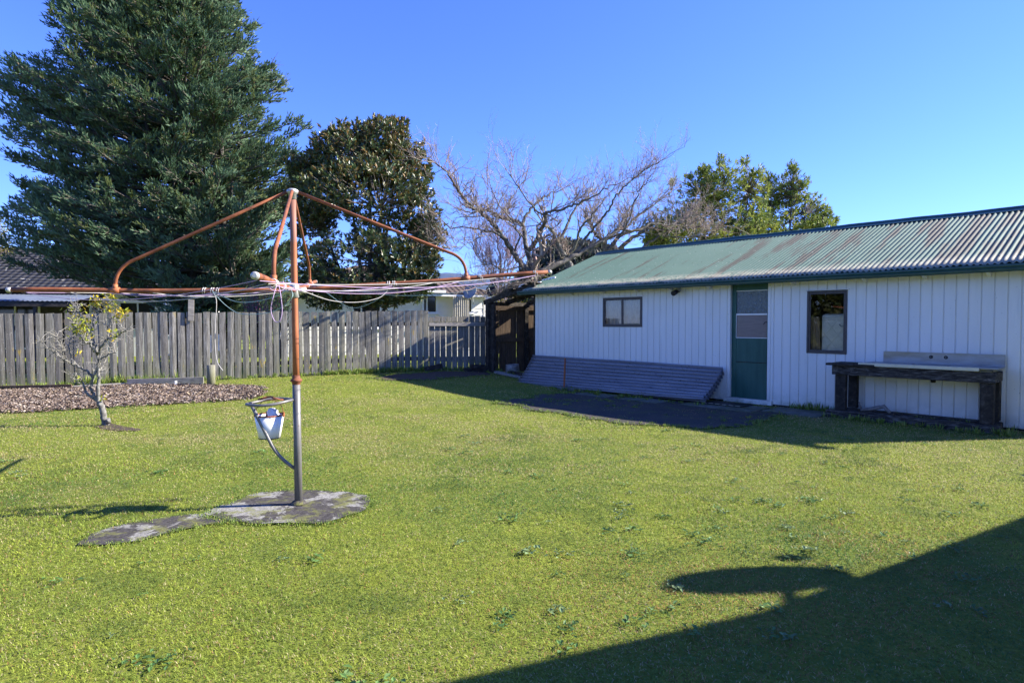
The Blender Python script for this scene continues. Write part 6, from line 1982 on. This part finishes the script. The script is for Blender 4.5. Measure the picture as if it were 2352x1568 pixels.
def make_white_house():
    Yc = 27.0
    o = at(1113, 700, Yc); rot = math.radians(16)
    rot = math.radians(24)
    h = thing('white_house', 'white weatherboard house with a brown tiled roof beyond the low fence', 'house', (o[0], o[1], 0), rot)
    # local x runs right along the front; the front right corner is the origin
    zt = at(1060, 677, Yc - 0.3)[2]
    Wd = 8.2
    X = lambda px: (px - 1113) / F * Yc * 1.015
    wins = [(X(968), X(1002), at(990, 717, Yc)[2], at(990, 682, Yc)[2]), (X(1066), X(1084), at(1070, 716, Yc)[2], at(1070, 680, Yc)[2]), (X(820), X(880), 1.3, 2.3)]
    w = MB(); boards(w, -Wd, 0, 0, 0.0, zt, 0.30, wins)
    w.box((-Wd, 0.002, 0.0), (wins[2][0], 0.10, zt)); w.box((wins[2][1], 0.002, 0.0), (wins[0][0], 0.10, zt)); w.box((wins[0][1], 0.002, 0), (wins[1][0], 0.10, zt)); w.box((wins[1][1], 0.002, 0), (-0.001, 0.10, zt))
    for q in wins:
        w.box((q[0], 0.002, 0), (q[1], 0.10, q[2])); w.box((q[0], 0.002, q[3]), (q[1], 0.10, zt))
    w.box((-0.1, 0.101, 0), (-0.001, 7.0, zt)); w.box((-Wd, 0.101, 0), (-Wd + 0.1, 7.0, zt)); w.box((-Wd, 7.0, 0), (0, 7.1, zt))
    w.box((-0.06, -0.03, 0), (0.03, -0.0185, zt))
    w.build('wall', MT['weatherboard'], h)
    for q in wins:
        f = MB(); t = 0.07
        for (a, b, c, d) in ((q[0] - .03, q[1] + .03, q[2] - 0.07, q[2]), (q[0] - .03, q[1] + .03, q[3], q[3] + 0.06), (q[0] - .03, q[0] + t, q[2], q[3]), (q[1] - t, q[1] + .03, q[2], q[3])):
            f.box((a, -0.05, c), (b, 0.03, d))
        if q[1] - q[0] > 0.5:
            m_ = q[0] + (q[1] - q[0]) * 0.30; f.box((m_ - 0.03, -0.04, q[2]), (m_ + 0.03, 0.02, q[3]))
        fo = f.build('window', MT['white_plastic'], h)
        g = MB(); g.box((q[0] + .05, 0.02, q[2]), (q[1] - .05, 0.03, q[3])); g.build('pane', MT['dark_window'], fo)
        s_ = MB(); s_.box((q[0] - 0.08, -0.09, q[2] - 0.105), (q[1] + 0.08, -0.02, q[2] - 0.072)); s_.build('sill', MT['white_plastic'], fo)
    # ribbed plastic porch panel
    pb = MB(); a, b = X(1029), X(1066)
    n = 90; xx = np.linspace(a, b, n); yy = -0.55 + 0.018 * np.cos(xx / 0.076 * 2 * math.pi * 0.8)
    i = np.arange(n - 1)
    pb.add(np.concatenate([np.stack([xx, yy, np.full(n, 0.4)], 1), np.stack([xx, yy, np.full(n, zt - 0.10)], 1)]), np.stack([i, i + 1, i + n + 1, i + n], -1), None, True)
    pb.build('porch_screen', MT['ribbed'], h)
    # roof: hip
    rf = MB(); e = 0.55; rise = 1.35
    A = (-Wd - e, -e, zt); B = (e * 0.6, -e, zt); C = (-3.2, 3.5, zt + rise); D = (-Wd + 3.2, 3.5, zt + rise)
    tiled_slope(rf, A, B, C, D, 13); tiled_slope(rf, B, (e * 0.6, 7.6, zt), C, C, 13); tiled_slope(rf, (e * 0.6, 7.6, zt), (-Wd - e, 7.6, zt), D, C, 13); tiled_slope(rf, (-Wd - e, 7.6, zt), A, D, D, 13)
    ro = rf.build('roof', MT['tile_brown'], h)
    hp = MB(); hp.tube([B, C, D, A], 0.07, 8); hp.build('ridge_tiles', MT['tile_brown'], ro)
    sf = MB(); sf.box((-Wd - e, -e + 0.02, zt - 0.11), (e * 0.55, -e + 0.10, zt - 0.005)); sf.build('gutter', MT['white_plastic'], h)
    s2 = MB(); s2.box((-Wd - e, -e + 0.10, zt - 0.06), (e * 0.5, -0.02, zt - 0.045)); s2.build('soffit', MT['weatherboard'], h)
    # projecting bay's little roof edge over the left window
    bx = MB(); bx.box((X(955), -0.62, zt + 0.03), (X(1012), -e - 0.02, zt + 0.14)); bx.build('gutter', MT['white_plastic'], h)
    # satellite dishes
    for (px, py, Yd, R, mt, lab) in ((1081, 672, 26.0, 0.33, 'dish_grey', 'grey satellite dish at the eave of the white house'), (1131, 668, 26.6, 0.30, 'black', 'dark satellite dish right of the grey one, at the corner of the white house')):
        p = at(px, py, Yd)
        d = thing('satellite_dish', lab, 'satellite dish', p, 0.0, 'satellite dishes on the white house')
        n = 22; mb = MB()
        prof = [(R * k / 6, 0.16 * (k / 6) ** 2 * R * 1.6) for k in range(7)]
        mb.lathe([(max(a_, 1e-4), b_) for a_, b_ in prof], n); V = mb.v[0]
        ea, aa = 0.45, -0.5
        rm = (Matrix.Rotation(aa, 3, 'Z') @ Matrix.Rotation(math.pi / 2 - ea, 3, 'X'))
        mb.v[0] = V @ np.array(rm).T
        bo = mb.build('reflector', MT[mt], d); md = bo.modifiers.new('thickness', 'SOLIDIFY'); md.thickness = 0.012
        nrm = np.array(rm) @ np.array([0, 0, 1.0])
        ar = MB(); ar.tube([np.array([0, 0, -R * 0.9]), nrm * R * 1.1 + (0, 0, -R * 0.3)], 0.012, 6); ar.tube([nrm * R * 1.08 + (0, 0, -R * 0.3), nrm * R * 1.28 + (0, 0, -R * 0.25)], 0.035, 8); ar.build('arm', MT['dish_grey'], d)
        mtb = MB(); mtb.tube([-nrm * 0.03, -nrm * 0.15 - (0, 0, 0.1), np.array([0.1, 0.35, -0.45])], 0.022, 8); mtb.build('mount', MT['dish_grey'], d)


make_white_house()


def make_left_house():
    Yc = 25.0
    o = at(425, 700, Yc); rot = math.radians(14)
    h = thing('dark_roofed_house', 'house with a grey tiled roof and a shaded verandah beyond the fence on the left', 'house', (o[0], o[1] + 1.0, 0), rot)
    zt = at(200, 668, Yc)[2]
    Wd = 14.0
    w = MB()
    X = lambda px: (px - 425) / F * Yc * 1.03
    wins = [(X(262), X(340), 1.25, 2.35), (X(355), X(412), 0.9, 2.35), (X(15), X(110), 0.4, 2.3), (X(205), X(240), 1.2, 2.3)]
    for (a, b, p, q) in cut_rects(X(235), 0, 0, zt, wins): w.box((a, 0, p), (b, 0.12, q))
    w.box((-0.12, 0.121, 0), (0, 7.5, zt))
    w.build('wall', MT['weatherboard'], h)
    w = MB()
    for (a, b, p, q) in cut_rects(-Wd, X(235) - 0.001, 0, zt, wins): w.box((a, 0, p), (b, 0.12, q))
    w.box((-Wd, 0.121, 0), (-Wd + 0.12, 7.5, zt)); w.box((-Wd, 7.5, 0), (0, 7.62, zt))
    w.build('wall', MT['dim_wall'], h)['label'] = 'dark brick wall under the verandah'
    for q in wins:
        f = MB()
        for (a, b, c, d) in ((q[0], q[1], q[2], q[2] + 0.07), (q[0], q[1], q[3] - 0.07, q[3]), (q[0], q[0] + .07, q[2] + 0.07, q[3] - 0.07), (q[1] - .07, q[1], q[2] + 0.07, q[3] - 0.07)):
            f.box((a, -0.03, c), (b, 0.05, d))
        f.box(((q[0] + q[1]) / 2 - 0.025, -0.02, q[2] + 0.07), ((q[0] + q[1]) / 2 + 0.025, 0.04, q[3] - 0.07))
        fo = f.build('window', MT['white_plastic'], h)
        g = MB(); g.box((q[0] + .07, 0.06, q[2] + .07), (q[1] - .07, 0.07, q[3] - .07)); g.build('pane', MT['dark_window'], fo)
    rf = MB(); e = 0.6; rise = 2.0
    A = (-Wd - e, -e, zt); B = (e, -e, zt); C = (-3.8, 3.75, zt + rise); D = (-Wd + 4.0, 3.75, zt + rise)
    tiled_slope(rf, A, B, C, D, 15, 0.03); tiled_slope(rf, B, (e, 8.2, zt), C, C, 15, 0.03); tiled_slope(rf, (e, 8.2, zt), (-Wd - e, 8.2, zt), D, C, 15, 0.03); tiled_slope(rf, (-Wd - e, 8.2, zt), A, D, D, 15, 0.03)
    ro = rf.build('roof', MT['tile_grey'], h)
    hp = MB(); hp.tube([A, D, C, B], 0.09, 8); hp.build('ridge_tiles', MT['tile_grey'], ro)
    # verandah roof of pale iron
    vr = MB(); n = 300; x0, x1 = -Wd, X(238)
    xx = np.linspace(x0, x1, n); cz = 0.014 * np.cos(xx / 0.152 * 2 * math.pi)
    i = np.arange(n - 1)
    vr.add(np.concatenate([np.stack([xx, np.full(n, -3.0), zt - 0.52 + cz], 1), np.stack([xx, np.full(n, -0.02), zt - 0.12 + cz], 1)]), np.stack([i, i + 1, i + n + 1, i + n], -1), None, True)
    vr.build('verandah_roof', MT['iron_blue'], h)
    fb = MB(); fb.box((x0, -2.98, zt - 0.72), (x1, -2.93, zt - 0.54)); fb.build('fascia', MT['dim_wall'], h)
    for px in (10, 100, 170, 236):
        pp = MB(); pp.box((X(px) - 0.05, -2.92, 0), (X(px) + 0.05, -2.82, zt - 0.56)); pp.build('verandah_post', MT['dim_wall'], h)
    gt = MB(); gt.box((X(238) + 0.02, -e - 0.08, zt - 0.10), (e, -e - 0.005, zt - 0.01)); gt.build('gutter', MT['white_plastic'], h)
    # washing and a pale screen by the right-hand corner
    for k, (px, ww, hh_, lab) in enumerate(((385, 0.34, 0.62, 'broader white cloth hung by the right end of the left-hand house'), (402, 0.22, 0.80, 'narrow white cloth hung at the corner of the left-hand house'))):
        p = at(px, 690, Yc - 1.2)
        mb = MB(); n = 24; xx = np.linspace(-ww / 2, ww / 2, n); yy = 0.03 * np.sin(xx * 26 + k); i = np.arange(n - 1)
        mb.add(np.concatenate([np.stack([xx, yy, np.full(n, -hh_)], 1), np.stack([xx * 0.95, yy * 0.4, np.full(n, 0.12)], 1)]), np.stack([i, i + 1, i + n + 1, i + n], -1), None, True)
        ob = mb.build('hung_cloth', MT['cotton'], None, p); md = ob.modifiers.new('thickness', 'SOLIDIFY'); md.thickness = 0.004
        tag(ob, lab, 'cloth', 'washing hung outside the left-hand house')


make_left_house()


# ================================================================== hills
def ridge(name, label, pts, Yh, depth, mat, rough_amp, rs):
    P = np.array([at(x, y, Yh) for x, y in pts]); n = 90
    xx = np.linspace(P[0, 0], P[-1, 0], n); zz = np.interp(xx, P[:, 0], P[:, 2])
    zz = zz + rough_amp * (fbm(xx / rs, xx * 0 + 3, 4) - 0.5) * 2 * (zz > 1)
    rows = 14; v = []
    for k in range(rows):
        u = k / (rows - 1); s = math.sin(u * math.pi) if u < 1 else 0
        wob = rough_amp * 1.6 * (fbm(xx / rs * 1.3, xx * 0 + k * 0.9, 4) - 0.5) * s
        v.append(np.stack([xx, np.full(n, Yh + depth * (u - 0.5)) , np.maximum(zz * s ** 0.8 + wob, -1 + 0 * xx)], 1))
    i = np.arange(n - 1)[None, :]; r = np.arange(rows - 1)[:, None] * n
    f = np.stack([r + i, r + i + 1, r + i + n + 1, r + i + n], -1).reshape(-1, 4)
    c = np.array([P[:, 0].mean(), Yh, 0])
    o = MB().add(np.concatenate(v) - c, f, None, True).build(name, mat, None, c)
    struct(o, label, 'hill')


ridge('hill', 'long hills with haze blue in their colour on the skyline between the trees', [(-1500, 742), (-900, 690), (-300, 660), (300, 668), (800, 650), (1010, 632), (1050, 628), (1100, 634), (1160, 640), (1300, 648), (1800, 660), (2600, 690), (3200, 742)], 1500, 900, MT['far_hill'], 6, 60)
ridge('wooded_hill', 'dark wooded hill behind the bare trees left of the shed roof', [(1120, 742), (1190, 650), (1235, 592), (1280, 566), (1330, 572), (1380, 580), (1450, 600), (1550, 640), (1700, 742)], 130, 60, MT['hill'], 1.0, 4)
def hill_forest():
    n = 9000
    x = rng.uniform(at(1170, 700, 130)[0], at(1600, 700, 130)[0], n); u = rng.uniform(0.10, 0.55, n)
    crest = np.interp(x, [at(a_, b_, 130)[0] for a_, b_ in ((1120, 742), (1190, 650), (1235, 592), (1280, 566), (1330, 572), (1380, 580), (1450, 600), (1550, 640), (1700, 742))],
                      [at(a_, b_, 130)[2] for a_, b_ in ((1120, 742), (1190, 650), (1235, 592), (1280, 566), (1330, 572), (1380, 580), (1450, 600), (1550, 640), (1700, 742))])
    z = crest * np.sin(u * math.pi) ** 0.8 + rng.uniform(-0.6, 0.9, n)
    P = np.column_stack([x, 130 + 60 * (u - 0.5), z])
    c = np.array([[0.020, 0.032, 0.024], [0.035, 0.045, 0.032], [0.055, 0.05, 0.042]])[rng.integers(0, 3, n)] * rng.uniform(0.6, 1.5, (n, 1))
    o = MB().leaves(P, rng.normal(0, 1, (n, 3)) + (0, 0, 1.0), rng.normal(0, 1, (n, 3)), rng.uniform(0.8, 2.0, n), 0.8, c, 0.2).build('forest', MT['leaf'])
    tag(o, 'dark scrubby forest covering the wooded hill', 'forest', None, 'stuff')


hill_forest()
# pines on its crest
for k, (x, y, hh_) in enumerate(((1246, 588, 2.6), (1262, 572, 3.0), (1290, 566, 3.0), (1318, 570, 2.4), (1340, 572, 3.2), (1366, 578, 3.0))):
    p = at(x, y + 14, 129 + (k % 3))
    side = ['leftmost', 'second', 'third', 'fourth', 'fifth', 'rightmost'][k]
    shrub('pine_tree', 'dark far-off pine on the crest of the wooded hill, %s of the row' % side, 'tree', p, 1.5, hh_ * 1.15, 420, np.array([[0.014, 0.024, 0.018], [0.024, 0.035, 0.024]]), 0.55, 0.25, group='pines on the wooded hill', z0=0.2)


# ================================================================== the house whose shadow falls across the lawn (behind and right of the camera)
def make_own_house():
    ZE = 2.5
    off = SUN_AZ * (ZE / math.tan(SUN_EL))
    g = lambda x, y: gnd(x, y)[:2]
    B0, B1 = g(1000, 1568), g(1935, 1361)
    dB = (B1 - B0) / np.linalg.norm(B1 - B0)
    A0, A1 = g(1978, 1320), g(2352, 1185)
    dA = (A1 - A0) / np.linalg.norm(A1 - A0)
    # corner of the two eave lines
    m = np.array([dB, -dA]).T; tt = np.linalg.solve(m, A0 - B0); K = B0 + dB * tt[0]
    V = [B0 - dB * 0.25 + off, K + off, A1 + dA * 2.5 + off]
    back = np.array([dB[1], -dB[0]])
    V3 = V[2] + back * 5 + dB * 2; V4 = V[0] + back * 5.0
    poly = [V[0], V[1], V[2], V3, V4]
    c = np.mean(poly, 0)
    h = thing('house', 'house behind the camera whose eaves shade the near corner of the lawn', 'house', (c[0], c[1], 0))
    L = [p - c for p in poly]
    mb = MB(); n = 5
    v = [(*p, ZE - 0.16) for p in L] + [(*p, ZE) for p in L] + [(0, 0, ZE + 0.75)]
    mb.add(v, [(i, (i + 1) % n, n + (i + 1) % n, n + i) for i in range(n)])
    mb.add([(*p, ZE) for p in L] + [(0, 0, ZE + 0.75)], [(i, (i + 1) % n, n) for i in range(n)])
    mb.add([(*p, ZE - 0.16) for p in L], [tuple(range(n))[::-1]])
    mb.build('roof', MT['tile_grey'], h)
    W = [p * 0.86 for p in L]
    wl = MB(); wl.add([(*p, 0) for p in W] + [(*p, ZE - 0.165) for p in W], [(i, (i + 1) % n, n + (i + 1) % n, n + i) for i in range(n)])
    wl.build('wall', MT['weatherboard'], h)
    # satellite dish on the corner
    sc = g(1715, 1322); zd = 2.72
    p = np.array([*(sc + SUN_AZ * (zd / math.tan(SUN_EL))), zd])
    d = thing('satellite_dish', 'satellite dish on the corner of the house behind the camera, seen only by its shadow', 'satellite dish', p)
    mb = MB(); R = 0.34
    mb.lathe([(max(1e-4, R * k / 6), 0.09 * (k / 6) ** 2) for k in range(7)], 28)
    rm = Matrix.Rotation(1.1, 3, 'Z') @ Matrix.Rotation(math.pi / 2 - 0.12, 3, 'X')
    mb.v[0] = (mb.v[0] * [0.64, 1.0, 1]) @ np.array(rm).T
    o = mb.build('reflector', MT['dish_grey'], d); md = o.modifiers.new('thickness', 'SOLIDIFY'); md.thickness = 0.01
    lp = np.array([*(g(1830, 1279) + SUN_AZ * (2.70 / math.tan(SUN_EL))), 2.70]) - p
    a = MB(); a.tube([lp - [0.07, 0.0, 0.0], lp + [0.05, 0, 0]], [0.05, 0.04], 10); a.tube([np.array([0, 0, -0.28]), lp * 0.6 - [0, 0, 0.18], lp], 0.006, 6); a.build('arm', MT['dish_grey'], d)
    kk = np.array([*(K + off), ZE]) - p
    m2 = MB(); m2.tube([(0, 0, -0.05), (kk * 0.5 + [0, 0, -0.12]), kk + [0.1, -0.1, -0.02]], 0.03, 8); m2.build('mount', MT['dish_grey'], d)
    # tip of a downpipe bracket: the small notch below the dish's shadow
    q = g(1870, 1376) + SUN_AZ * (2.35 / math.tan(SUN_EL)); q2 = g(1960, 1372) + SUN_AZ * (2.35 / math.tan(SUN_EL))


make_own_house()
# a tall hedge along the side boundary behind the camera (it shows in the shed window)
hd = thing('hedge', 'tall dark boundary hedge behind the camera, mirrored in the shed window', 'hedge', (-14.0, -1.8, 0), math.radians(122))
mb = MB(); n = 9000
P = np.column_stack([rng.uniform(-8, 8, n), rng.normal(0, 0.55, n), rng.uniform(0.0, 1, n) ** 0.8 * (4.6 + 0.0)])
P[:, 2] *= 0.8 + 0.35 * fbm(P[:, 0] * 0.8, P[:, 0] * 0, 3)
mb.leaves(P, rng.normal(0, 1, (n, 3)), rng.normal(0, 1, (n, 3)), 0.42, 0.26, np.array([[0.045, 0.07, 0.02], [0.08, 0.09, 0.025], [0.03, 0.05, 0.018]])[rng.integers(0, 3, n)] * rng.uniform(0.6, 1.4, (n, 1)))
mb.build('foliage', MT['leaf'], hd)
mb = MB()
for x in np.arange(-7.5, 8, 1.5): mb.tube([(x, 0, -0.1), (x + 0.1, 0, 2), (x, 0, 3.6)], [0.09, 0.07, 0.03], 7)
mb.build('stems', MT['bark'], hd)
